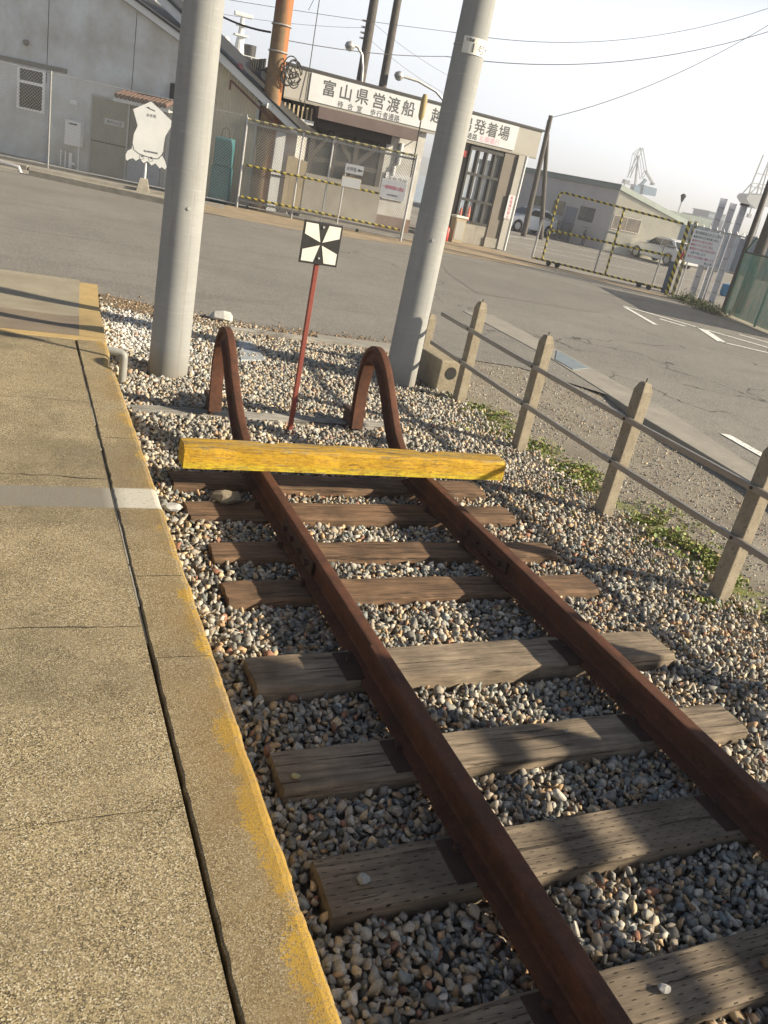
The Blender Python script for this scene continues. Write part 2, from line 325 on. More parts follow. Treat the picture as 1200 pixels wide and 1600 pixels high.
# ------------------------------------------------------------------ mesh helpers
class MB:
    def __init__(s): s.v = []; s.f = []
    def add(s, vs, fs):
        k = len(s.v); s.v += [tuple(x) for x in vs]; s.f += [tuple(k+i for i in f) for f in fs]; return s
    def box(s, x0, y0, z0, x1, y1, z1):
        vs = [(x, y, z) for z in (z0, z1) for y in (y0, y1) for x in (x0, x1)]
        return s.add(vs, [(0,2,3,1), (4,5,7,6), (0,1,5,4), (2,6,7,3), (0,4,6,2), (1,3,7,5)])
    def beam(s, a, b, w, h, upv=(0,0,1)):
        a, b = Vector(a), Vector(b); d = (b-a).normalized(); u = Vector(upv)
        if abs(d.dot(u)) > .99: u = Vector((0,1,0))
        x = d.cross(u).normalized(); z = x.cross(d).normalized()
        vs = [p + x*sx*w/2 + z*sz*h/2 for p in (a, b) for sx, sz in ((-1,-1), (1,-1), (1,1), (-1,1))]
        return s.add(vs, [(0,1,2,3), (7,6,5,4), (0,4,5,1), (1,5,6,2), (2,6,7,3), (3,7,4,0)])
    def tube(s, pts, r, n=10, cap=True):
        pts = [Vector(p) for p in pts]; k = len(pts); rs = r if isinstance(r, (list, tuple)) else [r]*k
        vs = []; prev = None
        for i, p in enumerate(pts):
            d = (pts[min(i+1, k-1)] - pts[max(i-1, 0)]).normalized()
            if prev is None:
                a = Vector((0,0,1)) if abs(d.z) < .9 else Vector((1,0,0)); x = d.cross(a).normalized()
            else:
                x = (prev - d*prev.dot(d)).normalized()
            prev = x; y = d.cross(x)
            for j in range(n):
                t = 2*math.pi*j/n; vs.append(p + (x*math.cos(t) + y*math.sin(t))*rs[i])
        fs = [(i*n+j, i*n+(j+1) % n, (i+1)*n+(j+1) % n, (i+1)*n+j) for i in range(k-1) for j in range(n)]
        if cap: fs += [tuple(range(n))[::-1], tuple((k-1)*n+j for j in range(n))]
        return s.add(vs, fs)
    def prism(s, poly, z0, z1):            # poly in XY extruded along z
        n = len(poly); vs = [(x, y, z0) for x, y in poly] + [(x, y, z1) for x, y in poly]
        return s.add(vs, [tuple(range(n))[::-1], tuple(range(n, 2*n))] + [(i, (i+1) % n, n+(i+1) % n, n+i) for i in range(n)])
    def prismy(s, poly, y0, y1):           # poly in XZ extruded along y
        n = len(poly); vs = [(x, y0, z) for x, z in poly] + [(x, y1, z) for x, z in poly]
        return s.add(vs, [tuple(range(n)), tuple(range(n, 2*n))[::-1]] + [(i, n+i, n+(i+1) % n, (i+1) % n) for i in range(n)])
    def loft(s, secs, cap=True):
        n = len(secs[0]); vs = [p for q in secs for p in q]
        fs = [(i*n+j, i*n+(j+1) % n, (i+1)*n+(j+1) % n, (i+1)*n+j) for i in range(len(secs)-1) for j in range(n)]
        if cap: fs += [tuple(range(n))[::-1], tuple((len(secs)-1)*n+j for j in range(n))]
        return s.add(vs, fs)
    def lathe(s, prof, n=16, c=(0,0,0), axis='z'):
        secs = []
        for r, h in prof:
            q = []
            for j in range(n):
                t = 2*math.pi*j/n
                q.append((c[0]+r*math.cos(t), c[1]+r*math.sin(t), c[2]+h) if axis == 'z' else (c[0]+r*math.cos(t), c[1]+h, c[2]+r*math.sin(t)))
            secs.append(q)
        return s.loft(secs)
    def build(s, name, mat, parent=None, smooth=False, bevel=0., seg=2):
        me = bpy.data.meshes.new(name); me.from_pydata(s.v, [], s.f)
        bm = bmesh.new(); bm.from_mesh(me); bmesh.ops.recalc_face_normals(bm, faces=bm.faces); bm.to_mesh(me); bm.free()
        me.materials.append(mat)
        if smooth:
            for p in me.polygons: p.use_smooth = True
            try: me.set_sharp_from_angle(angle=R(40))
            except Exception: pass
        o = bpy.data.objects.new(name, me); COL.objects.link(o)
        if parent: o.parent = parent
        if bevel:
            m = o.modifiers.new("bevel", 'BEVEL'); m.width = bevel; m.segments = seg; m.limit_method = 'ANGLE'; m.angle_limit = R(40)
        return o
def B(x0, y0, z0, x1, y1, z1): return MB().box(x0, y0, z0, x1, y1, z1)
def tag(o, label=None, cat=None, group=None, kind=None):
    if label: o['label'] = label
    if cat: o['category'] = cat
    if group: o['group'] = group
    if kind: o['kind'] = kind
    return o
def thing(name, label, cat, loc=(0,0,0), rz=0, group=None):
    o = bpy.data.objects.new(name, None); COL.objects.link(o); o.location = loc; o.rotation_euler = (0,0,rz)
    o.empty_display_size = .2; return tag(o, label, cat, group)
def struct(o): o['kind'] = 'structure'; return o
def dup(root, loc, label, rz=None, group=None):
    r = root.copy(); COL.objects.link(r); r.location = loc
    if rz is not None: r.rotation_euler = (0,0,rz)
    r['label'] = label
    if group: r['group'] = group
    for ch in list(root.children):
        c = ch.copy(); COL.objects.link(c); c.parent = r
        for g in list(ch.children):
            d = g.copy(); COL.objects.link(d); d.parent = c
    return r
def textobj(s, size, mat, parent, x, z, y, width=None, bold=.0, name='lettering', align='LEFT', spacing=1.0, xf=None):
    cu = bpy.data.curves.new(name, 'FONT'); cu.body = s; cu.size = size; cu.align_x = align; cu.extrude = .0015
    cu.offset = bold*.25*size; cu.space_character = spacing; cu.resolution_u = 3
    to = bpy.data.objects.new(name+'_tmp', cu); COL.objects.link(to)
    dg = bpy.context.evaluated_depsgraph_get(); me = bpy.data.meshes.new_from_object(to.evaluated_get(dg))
    bpy.data.objects.remove(to)
    co = np.empty(len(me.vertices)*3); me.vertices.foreach_get('co', co); co = co.reshape(-1, 3)
    if width and len(co): co[:, 0] *= width/(co[:, 0].max()-co[:, 0].min())
    out = np.stack([co[:, 0]+x, y-co[:, 2], co[:, 1]+z], 1)
    if xf: out = np.array([xf(*p) for p in out])
    me.vertices.foreach_set('co', out.ravel()); me.update()
    me.materials.clear(); me.materials.append(mat)
    o = bpy.data.objects.new(name, me); COL.objects.link(o); o.parent = parent; return o
def chars(s, xs, zc, size, mat, parent, y, bold=.006, name='lettering'):
    vs, fs = [], []
    for ch, x in zip(s, xs):
        cu = bpy.data.curves.new(name, 'FONT'); cu.body = ch; cu.size = size; cu.align_x = 'CENTER'; cu.align_y = 'CENTER'; cu.resolution_u = 3
        to = bpy.data.objects.new(name+'_tmp', cu); COL.objects.link(to); dg = bpy.context.evaluated_depsgraph_get()
        me = bpy.data.meshes.new_from_object(to.evaluated_get(dg)); bpy.data.objects.remove(to)
        co = [v.co for v in me.vertices]
        if not co: continue
        mz = (max(c.y for c in co)+min(c.y for c in co))/2; mx = (max(c.x for c in co)+min(c.x for c in co))/2
        k0 = 0
        for dx, dz, dy in ((0,0,0), (bold,0,-.0006), (-bold,0,-.0012), (0,bold,-.0018), (0,-bold,-.0024)):
            b0 = len(vs); vs += [(c.x-mx+x+dx, y+dy, c.y-mz+zc+dz) for c in co]; fs += [tuple(b0+i for i in p.vertices) for p in me.polygons]
            if not bold: break
    me = bpy.data.meshes.new(name); me.from_pydata(vs, [], fs); me.materials.append(mat)
    o = bpy.data.objects.new(name, me); COL.objects.link(o); o.parent = parent; return o
def chainlink(mb, x0, x1, z0, z1, pitch=.075, r=.0022, y=0.):
    for sgn in (1, -1):
        c = x0 - (z1-z0) if sgn == 1 else x0
        st = pitch*1.414
        while c < x1 + (z1-z0)*(sgn < 0):
            # x = c + sgn*(z-z0)
            pts = []
            for z in (z0, z1):
                pts.append((c+sgn*(z-z0), z))
            (xa, za), (xb, zb) = pts
            def clip(xa, za, xb, zb):
                t0, t1 = 0., 1.; dx = xb-xa
                for lim, sg in ((x0, 1), (x1, -1)):
                    a = (lim-xa)/dx
                    if dx*sg > 0: t0 = max(t0, a)
                    else: t1 = min(t1, a)
                return t0, t1
            t0, t1 = clip(xa, za, xb, zb)
            if t1 - t0 > .005:
                A = (xa+(xb-xa)*t0, y, za+(zb-za)*t0); Bp = (xa+(xb-xa)*t1, y, za+(zb-za)*t1)
                mb.tube([A, Bp], r, 3, False)
            c += st
    return mb
def sheet(name, polys, z, mat, kind='structure', thick=0):
    mb = MB()
    for p in polys:
        if thick: mb.prism(p, z-thick, z)
        else: mb.add([(x, y, z) for x, y in p], [tuple(range(len(p)))])
    o = mb.build(name, mat); o['kind'] = kind; return o

# ------------------------------------------------------------------ setting: ground
struct(sheet('ground', [[(-2500,-2500), (2500,-2500), (2500,58), (-2500,58)]], -.30, DIRT))
struct(sheet('water', [[(-3000,56), (4000,56), (4000,3000), (-3000,3000)]], -1.2,
       M("harbour_water", (.20,.25,.27), .25, (.16,.21,.24), .02, bump=.3, bscale=.6, bdist=.1)))
# quay body closes the step down to the water
struct(B(-400, 57.5, -1.6, 400, 58, -.02).build('quay_wall', CONC))
edge = [(-40,12.6), (-2.2,10.75), (-1.06,9.98), (-.42,9.66), (.09,9.30), (.71,9.08), (2.2,8.98), (2.95,8.85), (3.9,8.7), (4.62,7.75), (4.47,6.88), (4.27,5.1), (3.7,2.5), (3.3,-6)]
struct(sheet('road', [edge + [(60,-6), (60,26), (16.9,21.0), (14.1,24.2), (8.7,23.4), (2.6,21.65), (-1.6,23.9), (-40,24)]], -.012, ASPH))
struct(sheet('harbour_lot', [[(-120,58), (-120,23.9), (-1.6,23.9), (2.6,21.65), (8.7,23.4), (14.1,24.2), (16.9,21.0), (60,26), (200,26), (200,58)]], -.02, LOT))
struct(sheet('sandy_verge', [[(2.2,21.9), (5,21.55), (8.6,22.55), (11.5,22.2), (14.2,23.2), (16.3,19.9), (17.2,20.6), (14.3,24.5), (13.5,28.5), (8.9,24.2), (4.0,25.6), (2.0,23.6)]], -.008, APRON))
struct(sheet('asphalt_patch', [[(6.6,14.8), (7.2,17.4), (8.3,20.2), (11.5,21.6), (13.2,17.3), (9.4,14.6)]], -.008, ASPH2))
# gutter strip, a low concrete step above the dirt
gut = MB(); gut.prism([(5.0,12.4), (4.88,9.5), (4.62,7.76), (4.46,6.88), (4.26,5.1), (3.72,2.5), (3.3,-1), (4.0,-1), (4.25,2.5), (4.72,5.4), (5.15,7.2), (5.4,9.5), (5.62,12.4)], -.14, -.004)
struct(gut.build('gutter', CONC, bevel=.01))
def mat_verge():
    m, t, b = nodes_of("mossy_verge_dirt"); n = NB(t); x = n.sep()
    col = n.mix(n.ramp(n.noise(5, 6, .65), .3, .7), (.27,.245,.20), (.18,.155,.12)); col = n.mix(n.ramp(n.noise(90, 3, .6), .55, .7), col, (.34,.31,.27))
    col = n.mix(n.ramp(n.noise(1.3, 4, .6), .52, .66, 0, .6), col, (.15,.13,.105))
    band = n.math('MULTIPLY', n.ramp(x[0], 1.95, 2.15), n.ramp(x[0], 2.95, 2.45))
    mask = n.ramp(n.math('ADD', n.math('MULTIPLY', band, .35), n.noise(7, 6, .75)), .78, .88)
    mask = n.math('MULTIPLY', n.math('MULTIPLY', mask, band), n.ramp(x[1], 7.6, 6.6))
    col = n.mix(mask, col, (.17,.185,.05)); n.lk(col, b.inputs['Base Color']); b.inputs['Roughness'].default_value = .95
    n.lk(n.bump(n.noise(50, 6, .7), .8, .012), b.inputs['Normal']); return m
def verge():
    mb = MB(); xs = np.linspace(1.6, 4.9, 24); yv = np.linspace(-2, 9.4, 60); V = []
    for y in yv:
        for x in xs:
            t = min(1, max(0, (y-6.9)/1.5)); t = t*t*(3-2*t)
            V.append((x, y, -.09 + .068*t + .010*mnoise.noise((x*2.2, y*2.2, 0))*(1-t*.7)))
    n = len(xs); return mb.add(V, [(j*n+i, j*n+i+1, (j+1)*n+i+1, (j+1)*n+i) for j in range(len(yv)-1) for i in range(n-1)]).build('dirt_verge', mat_verge(), smooth=True)
struct(verge())
struct(sheet('ballast_bed', [[(-1.5,-2), (1.75,-2), (2.3,4), (2.25,9.2), (.7,9.6), (-1.2,10.4), (-1.6,10.2)]], -.085, BED))
struct(sheet('pavement', [[(-40,24.2), (-1.6,23.85), (2.1,22.0), (3.0,24.7), (2.2,27.4), (-2.5,30.3), (-40,50)]], -.012, CONC))

# platform with kerb stones, ramp
PZ = .25
pl = MB()
ys = [-3, .62, 1.728, 2.66, 4.04, 5.25, 6.80]
for i in range(len(ys)-1):
    pl.box(-30, ys[i]+.0003, -.2, -1.513, ys[i+1]-.0003, PZ)
struct(pl.build('platform', PLAT))
def crack(y, x0, x1, wd_, amp, seed, zz):
    n = int((x1-x0)/.012); L_, R_ = [], []
    for k in range(n+1):
        x = x0+(x1-x0)*k/n; yc = y + amp*mnoise.noise((x*3, seed, 0)) + amp*.35*mnoise.noise((x*18, seed, 4)); ww = wd_*(.25+.9*abs(mnoise.noise((x*9, seed, 8))))
        L_.append((x, yc-ww, zz)); R_.append((x, yc+ww, zz))
    mb = MB(); mb.add(L_+R_, [(k, k+1, n+2+k, n+1+k) for k in range(n)]); return mb
for i, (y, x0, x1, w1, am) in enumerate([(1.728,-4,-1.515,.0028,.012), (2.655,-4,-1.515,.0045,.018), (4.04,-6,-1.515,.004,.03), (5.25,-6,-1.515,.004,.03), (.62,-3,-1.515,.002,.01), (2.44,-1.50,-1.30,.002,.01), (3.02,-1.50,-1.30,.003,.012), (4.63,-1.50,-1.295,.003,.015)]):
    struct(crack(y, x0, x1, w1, am, i*3.3, PZ+.0026).build('crack', GAPM))
def kerb_edge():
    mb = MB(); ysk = [-3, .9, 2.44, 3.02, 4.63, 6.86]
    for i in range(len(ysk)-1):
        y0, y1 = ysk[i]+.002, ysk[i+1]-.002; n = max(4, int((y1-y0)/.02)); secs = []
        for k in range(n+1):
            y = y0+(y1-y0)*k/n
            e = -1.283 + .006*mnoise.noise((0, y*7, 3)) + .004*mnoise.noise((0, y*30, 9))
            if 6.05 < y < 6.5: e -= .035*max(0, 1-abs(y-6.22)/.2)**.6
            if y > 6.5: e += .01
            g = -1.499 + .003*mnoise.noise((5, y*6, 0)) + .005*mnoise.noise((5, y*19.7, 0))
            secs.append([(g, y, -.2), (e, y, -.2), (e, y, PZ-.016), (e-.012, y, PZ-.004), (e-.03, y, PZ+.001), (g+.006, y, PZ+.001), (g, y, PZ-.006)])
        mb.loft(secs)
    return mb.build('platform_kerb', PLAT)
struct(kerb_edge())
struct(B(-1.53, -3, -.2, -1.49, 6.8, PZ-.045).build('joint', GAPM))
jf = MB(); yj = 2.55
while yj < 6.3:
    L_ = random.uniform(.12, .5); xo = random.uniform(-.0015, .0015)
    jf.box(-1.5095+xo, yj, PZ-.044, -1.5025+xo, min(6.35, yj+L_), PZ-random.uniform(.004,.012)); yj += L_+random.uniform(.003,.03)
struct(jf.build('joint_filler', CONC))
yk = MB().box(-30, 6.803, -.2, -1.27, 6.93, PZ+.002); struct(yk.build('platform_end_line', YELK, bevel=.006))
# ramp: warped surface from platform down to the road
def ramp_z(x, y):
    t = min(1, max(0, (y-6.93)/2.45)); t = t*t*(3-2*t)*.5+t*.5; z = (PZ+.002)*(1-t) + .012*t
    d = math.exp(-((y-7.9)/.5)**2)*.035*max(0, min(1, (-1.25-x)/.25))
    return z - d*math.exp(-((x+1.55)/.8)**2)
def ramp():
    obs = []
    for nm, xa, xb, ya, yb, mt in (('ramp', -14., None, 6.932, 8.25, RAMPD), ('ramp', -14., None, 8.25, 10.6, RAMPM), ('ramp_edge_band', None, None, 6.932, 10.46, YELK)):
        mb = MB(); ny = 30; secs = []
        for k in range(ny+1):
            y = ya+(yb-ya)*k/ny; xr = -1.27 + .23*(y-6.93)/3.5
            if mt is YELK: xs = [xr-.20, xr-.15, xr-.1, xr-.05, xr]
            else: xs = [-14] + list(np.linspace(-5, xr-.2, 24))
            yy = y + (0 if mt is YELK else 0)
            secs.append([(x, yy + (.0 if mt is YELK else (x-xs[-1])*-.055*min(1, (y-6.93)/1)), ramp_z(x, y)) for x in xs])
        n = len(secs[0]); vs = [p for q in secs for p in q]
        fs = [(i*n+j, i*n+j+1, (i+1)*n+j+1, (i+1)*n+j) for i in range(ny) for j in range(n-1)]
        mb.add(vs, fs)
        if mt is YELK:
            side = [(secs[i][-1], (secs[i][-1][0], secs[i][-1][1], -.2)) for i in range(ny+1)]
            vs = [q for s_ in side for q in s_]; mb.add(vs, [(2*i, 2*i+1, 2*i+3, 2*i+2) for i in range(ny)])
            mb.add([secs[-1][0], secs[-1][-1], (secs[-1][-1][0], secs[-1][-1][1], -.2), (secs[-1][0][0], secs[-1][0][1], -.2)], [(0,1,2,3)])
        struct(mb.build(nm, mt, smooth=True))
ramp()

# ------------------------------------------------------------------ ballast
def hull_proto(k, npt, flat=1.):
    rr = random.Random(k); bm = bmesh.new()
    for _ in range(npt):
        v = Vector((rr.gauss(0,1), rr.gauss(0,1), rr.gauss(0,1))).normalized()*rr.uniform(.82, 1.05)
        bm.verts.new((v.x, v.y, v.z*flat))
    r = bmesh.ops.convex_hull(bm, input=bm.verts)
    bmesh.ops.delete(bm, geom=[g for g in r['geom_interior'] if isinstance(g, bmesh.types.BMVert)], context='VERTS')
    bm.verts.ensure_lookup_table(); bm.verts.index_update(); bm.faces.ensure_lookup_table()
    V = np.array([v.co[:] for v in bm.verts]); F = np.array([[v.index for v in f.verts] for f in bm.faces]); bm.free(); return V, F
def rotmats(n, tilt=1.):
    q = rng.normal(size=(n, 4)); q[:, 1:3] *= tilt; q /= np.linalg.norm(q, axis=1)[:, None]
    w_, x, y, z = q.T
    return np.stack([np.stack([1-2*(y*y+z*z), 2*(x*y-z*w_), 2*(x*z+y*w_)], 1), np.stack([2*(x*y+z*w_), 1-2*(x*x+z*z), 2*(y*z-x*w_)], 1), np.stack([2*(x*z-y*w_), 2*(y*z+x*w_), 1-2*(x*x+y*y)], 1)], 1)
def scatter(name, pos, size, tint, protos, mat, label, cat, smooth=False):
    n = len(pos); pi = rng.integers(0, len(protos), n); allV = []; allF = []; allC = []; base = 0
    for k, (V, F) in enumerate(protos):
        idx = np.where(pi == k)[0]; m = len(idx)
        if not m: continue
        Rm = rotmats(m); ax = np.stack([rng.uniform(.85, 1.4, m), rng.uniform(.75, 1.1, m), rng.uniform(.5, .9, m)], 1)*size[idx][:, None]
        P = np.einsum('nij,nvj->nvi', Rm, V[None]*ax[:, None, :]) + pos[idx][:, None, :]
        allV.append(P.reshape(-1, 3)); allF.append((F[None] + (np.arange(m)*len(V))[:, None, None] + base).reshape(-1, 3))
        allC.append(np.repeat(tint[idx], len(V), 0)); base += m*len(V)
    V = np.concatenate(allV); F = np.concatenate(allF); C = np.concatenate(allC)
    me = bpy.data.meshes.new(name); me.vertices.add(len(V)); me.vertices.foreach_set('co', V.astype(np.float32).ravel())
    me.loops.add(len(F)*3); me.loops.foreach_set('vertex_index', F.astype(np.int32).ravel())
    me.polygons.add(len(F)); me.polygons.foreach_set('loop_start', (np.arange(len(F))*3).astype(np.int32)); me.polygons.foreach_set('loop_total', np.full(len(F), 3, np.int32))
    me.update(calc_edges=True)
    a = me.color_attributes.new('tint', 'FLOAT_COLOR', 'POINT'); a.data.foreach_set('color', np.concatenate([C, np.ones((len(C), 1))], 1).astype(np.float32).ravel())
    me.materials.append(mat)
    if smooth: me.polygons.foreach_set('use_smooth', np.ones(len(F), bool))
    o = bpy.data.objects.new(name, me); COL.objects.link(o); o['kind'] = 'stuff'; o['label'] = label; o['category'] = cat; return o
PAL = np.array([(.215,.205,.185), (.30,.285,.25), (.15,.15,.14), (.38,.345,.29), (.42,.32,.20), (.34,.23,.135), (.19,.205,.20), (.48,.44,.37), (.25,.13,.085), (.29,.255,.205), (.11,.11,.10), (.34,.29,.22)])
PW = np.array([.13,.12,.10,.10,.09,.07,.08,.035,.025,.12,.05,.08]); PW = PW/PW.sum()
def tints(n, bright=1.): return PAL[rng.choice(len(PAL), n, p=PW)]*rng.uniform(.78, 1.25, (n, 1))*bright*1.32
# sleepers: x0, x1, y near, y far, top z, material
SLEEP = [(-1.10,1.10,.945,1.135,.008,SLP_I), (-1.11,1.09,1.478,1.688,.012,SLP_I), (-1.115,1.055,1.975,2.180,.012,SLP_G), (-1.07,1.115,2.515,2.745,.022,SLP_G),
         (-1.03,1.15,3.215,3.42,-.002,SLP_R), (-1.005,1.14,3.64,3.84,-.004,SLP_R), (-1.045,1.15,4.12,4.35,-.006,SLP_R), (-1.07,1.13,4.55,4.80,-.004,SLP_R), (-1.15,.98,5.90,6.07,-.008,SLP_S)]
def ball_h(x, y):
    h = np.full_like(x, -.040)
    h = np.where(x > 1.1, -.040+np.clip((x-1.1)/.5, 0, 1)*.02, h)
    h = np.where(y > 4.9, np.maximum(h, -.040+np.clip((y-4.9)/.8, 0, 1)*.02), h)
    h = h + .010*np.sin(x*3.1+y*1.7)*np.cos(y*2.3)
    return h
def ballast():
    P = []
    for sp, (ya, yb), lift in ((.031, (.62, 3.2), -.020), (.030, (.62, 3.2), -.008), (.032, (.62, 3.2), .006), (.031, (3.2, 5.2), -.015), (.031, (3.2, 5.2), .004), (.034, (5.2, 9.9), .0), (.05, (5.2, 9.9), .008)):
        xs = np.arange(-1.30, 2.30, sp); yy = np.arange(ya, yb, sp*.95); X, Y = np.meshgrid(xs, yy); X = X.ravel(); Y = Y.ravel()
        X = X + rng.uniform(-.5, .5, len(X))*sp*1.1; Y = Y + rng.uniform(-.5, .5, len(Y))*sp*1.1
        Z = ball_h(X, Y) + lift + rng.uniform(-.008, .008, len(X)); P.append(np.stack([X, Y, Z], 1))
    P = np.concatenate(P); x, y = P[:, 0], P[:, 1]
    keep = (x > -1.30) & (x < 2.28)
    lim = 9.95 - .42*np.clip(x+1.06, 0, 1.8) ; lim = np.where(x > .71, 8.99, lim); keep &= (y < lim-.02)
    # thinning towards the dirt on the right of the fence
    thin = np.clip((x-1.75)/.5, 0, 1); keep &= rng.uniform(0, 1, len(x)) > thin*.9
    for a, b, c, d, zt, _ in SLEEP: keep &= ~((x > a-.006) & (x < b+.006) & (y > c-.008) & (y < d+.008))
    for sx in (-.566, .566): keep &= ~((abs(x-sx) < .062) & (y < 5.0) & (P[:, 2] > -.028))
    for px, py, pr in ((-.73,7.04,.17), (1.66,7.4,.16), (.007,5.69,.02)): keep &= np.hypot(x-px, y-py) > pr
    rampx = -1.27+.23*(y-6.93)/3.5; keep &= ~((y > 6.9) & (x < rampx+.01))
    P = P[keep]; n = len(P); x, y = P[:, 0], P[:, 1]
    size = rng.lognormal(np.log(.0172), .27, n); size = np.where(y > 5.2, size*1.12, size); size = np.clip(size, .007, .030)
    size = np.where(x > 1.65, size*.85, size)
    T = tints(n)
    # chippings of white marble round the far-left pole
    wgt = np.exp(-(((x+.85)/.55)**2+((y-8.3)/1.1)**2)); wh = rng.uniform(0, 1, n) < wgt*.85; T[wh] = np.array((.66,.655,.63))*rng.uniform(.85, 1.1, (wh.sum(), 1))
    pale = (y > 4.9); T[pale] = T[pale]*.85+np.array((.40,.385,.35))*.22
    rs = np.exp(-((abs(x)-.566)/.09)**2)*.35*(y < 5); T = T*(1-rs[:, None])+np.array((.20,.10,.06))*rs[:, None]
    protos = [hull_proto(k, 11+k % 4, .8) for k in range(16)]
    scatter('ballast', P, size, T, protos, STONE, 'grey and tan crushed stone ballast between and around the rusty rails', 'gravel')
    # fine grit on the verge beside the fence
    n = 16000; x = rng.uniform(1.7, 4.75, n); y = rng.uniform(1.5, 8.9, n); lim = 4.2+(y-4.5)*.13
    k = (x < lim-.03); x, y = x[k], y[k]; P = np.stack([x, y, np.array([-.087+.068*(lambda t: t*t*(3-2*t))(min(1, max(0, (v-6.9)/1.5))) for v in y])], 1)
    scatter('verge_grit', P, rng.lognormal(np.log(.0075), .4, len(x)).clip(.003, .02), tints(len(x), 1.1)*.75+.07, [hull_proto(50+k_, 9, .8) for k_ in range(5)], STONE, 'fine grey grit over packed dirt between fence and gutter', 'gravel')
    # grit along the road edge and around the far board
    n = 2600; x = rng.uniform(-1.0, 2.4, n); y = 9.25+rng.normal(0, .16, n)-.38*np.clip(x+1, 0, 1.7)+.45
    P = np.stack([x, y, np.full(n, -.005)], 1); scatter('road_edge_grit', P, rng.lognormal(np.log(.009), .5, n).clip(.003, .025), np.array((.30,.22,.14))*rng.uniform(.6, 1.2, (n, 1)), [hull_proto(60, 10, .8)], STONE, 'brown grit and crumbs along the broken road edge', 'gravel')
ballast()
struct(sheet('road_edge_soil', [[(-1.05,9.4), (-.4,9.15), (.1,8.95), (.7,8.82), (.72,9.12), (.1,9.36), (-.42,9.72), (-1.05,10.04)]], -.006, M("brown_soil", (.12,.085,.05), .95, (.20,.15,.09), 14, bump=.8, bscale=60, bdist=.01)))

# ------------------------------------------------------------------ weeds
def weeds():
    clumps = [(2.35,6.75,.35,300), (2.15,6.2,.25,160), (1.75,6.15,.15,130), (2.35,5.9,.3,200), (2.45,5.3,.28,260), (2.3,4.9,.25,200), (2.15,5.1,.15,90), (2.4,4.2,.25,250), (2.5,3.8,.28,330), (2.35,3.5,.2,240),
              (2.15,3.95,.14,100), (1.95,3.55,.10,80), (1.85,3.1,.09,70), (2.1,3.05,.08,80), (2.35,2.9,.15,120), (2.45,2.55,.2,160), (1.95,7.1,.15,130), (1.75,7.3,.1,60), (2.2,7.3,.12,80), (1.75,5.5,.1,50), (1.6,6.0,.08,40), (2.75,4.4,.3,120), (1.72,4.3,.06,40), (1.9,4.75,.08,40), (.98,3.0,.03,0), (.62,2.66,.035,26)]
    V = []; F = []; C = []
    for cx, cy_, rad, n in clumps:
        for _ in range(int(n*6.5)):
            a = random.uniform(0, 6.283); d = rad*math.sqrt(random.random())*random.uniform(.5, 1.15); x, y = cx+d*math.cos(a), cy_+d*math.sin(a)
            if mnoise.noise((x*7, y*7, 0)) < -.12: continue
            z0 = -.045 if x < 1.95 else -.078
            L = random.uniform(.012, .030) * (1.5 if random.random() < .12 else 1); wd = L*random.uniform(.25, .5); az = random.uniform(0, 6.283); el = random.uniform(.15, 1.2)
            dx, dy, dz = math.cos(az)*math.cos(el), math.sin(az)*math.cos(el), math.sin(el); sx_, sy_ = -math.sin(az), math.cos(az)
            b = len(V); zz = z0+random.uniform(0, .022)
            V += [(x, y, zz), (x+dx*L*.5+sx_*wd, y+dy*L*.5+sy_*wd, zz+dz*L*.55), (x+dx*L, y+dy*L, zz+dz*L*.9), (x+dx*L*.5-sx_*wd, y+dy*L*.5-sy_*wd, zz+dz*L*.55)]
            F.append((b, b+1, b+2, b+3)); g = random.uniform(.7, 1.25)
            c = random.choice([(.18,.25,.04), (.24,.29,.05), (.14,.21,.04), (.27,.27,.08), (.27,.20,.10)]); C += [(c[0]*g, c[1]*g, c[2]*g)]*4
    me = bpy.data.meshes.new('weeds'); me.from_pydata(V, [], F)
    a = me.color_attributes.new('tint', 'FLOAT_COLOR', 'POINT'); a.data.foreach_set('color', np.concatenate([np.array(C), np.ones((len(C), 1))], 1).astype(np.float32).ravel())
    me.materials.append(LEAF); o = bpy.data.objects.new('weeds', me); COL.objects.link(o)
    tag(o, 'low green weeds and moss growing along the fence foot', 'weeds', kind='stuff')
weeds()

# ------------------------------------------------------------------ sleepers
def plank(L, W, H, seed, ends=.01, wob=.004, crown=.006, seg=.05):
    n = max(6, int(L/seg)); secs = []
    for k in range(n+1):
        x = L*k/n; j = lambda i: wob*mnoise.noise((x*6, i*3.7, seed*5.1)) + wob*.5*mnoise.noise((x*25, i*3.7, seed))
        c = crown; e = 0
        if k in (0, n): c = crown*1.8; e = ends
        xo = (ends*mnoise.noise((seed, k, 1)) if k in (0, n) else 0)
        q = [(0+j(1), -H), (W+j(2), -H), (W+j(3), -c+j(4)*.5), (W-c+j(5), j(6)*.4), (W*.62, j(7)*.5), (W*.3, j(8)*.5), (c+j(9), j(10)*.4), (0+j(11), -c+j(12)*.5)]
        secs.append([(x+xo+ends*.8*mnoise.noise((i*2.3, k*9, seed)) * (k in (0, n)), y, z) for i, (y, z) in enumerate(q)])
    return MB().loft(secs)
SLAB = ["nearest incised grey sleeper at the lower right corner, white pebble lying on it", "incised grey brown sleeper with a pale pebble lying on its left end, second nearest",
 "smooth weathered sleeper with a small yellowish pebble near its left corner, third nearest", "warped weathered sleeper with a split right end and a grass tuft beside it",
 "reddish brown sleeper at the rail joint, fourth one in front of the yellow beam... third counting back", "reddish sleeper with bolted fishplates just beyond it, second in front of the yellow beam",
 "reddish short looking sleeper first in front of the yellow beam", "dark cracked sleeper lying under the yellow beam in its shade", "silvery bleached sleeper half buried beneath the curled rail ends"]
SLAB[4] = "reddish brown sleeper third in front of the yellow beam, before the wide gap"; SLAB[6] = "reddish sleeper with broken left end, first one in front of the yellow beam"
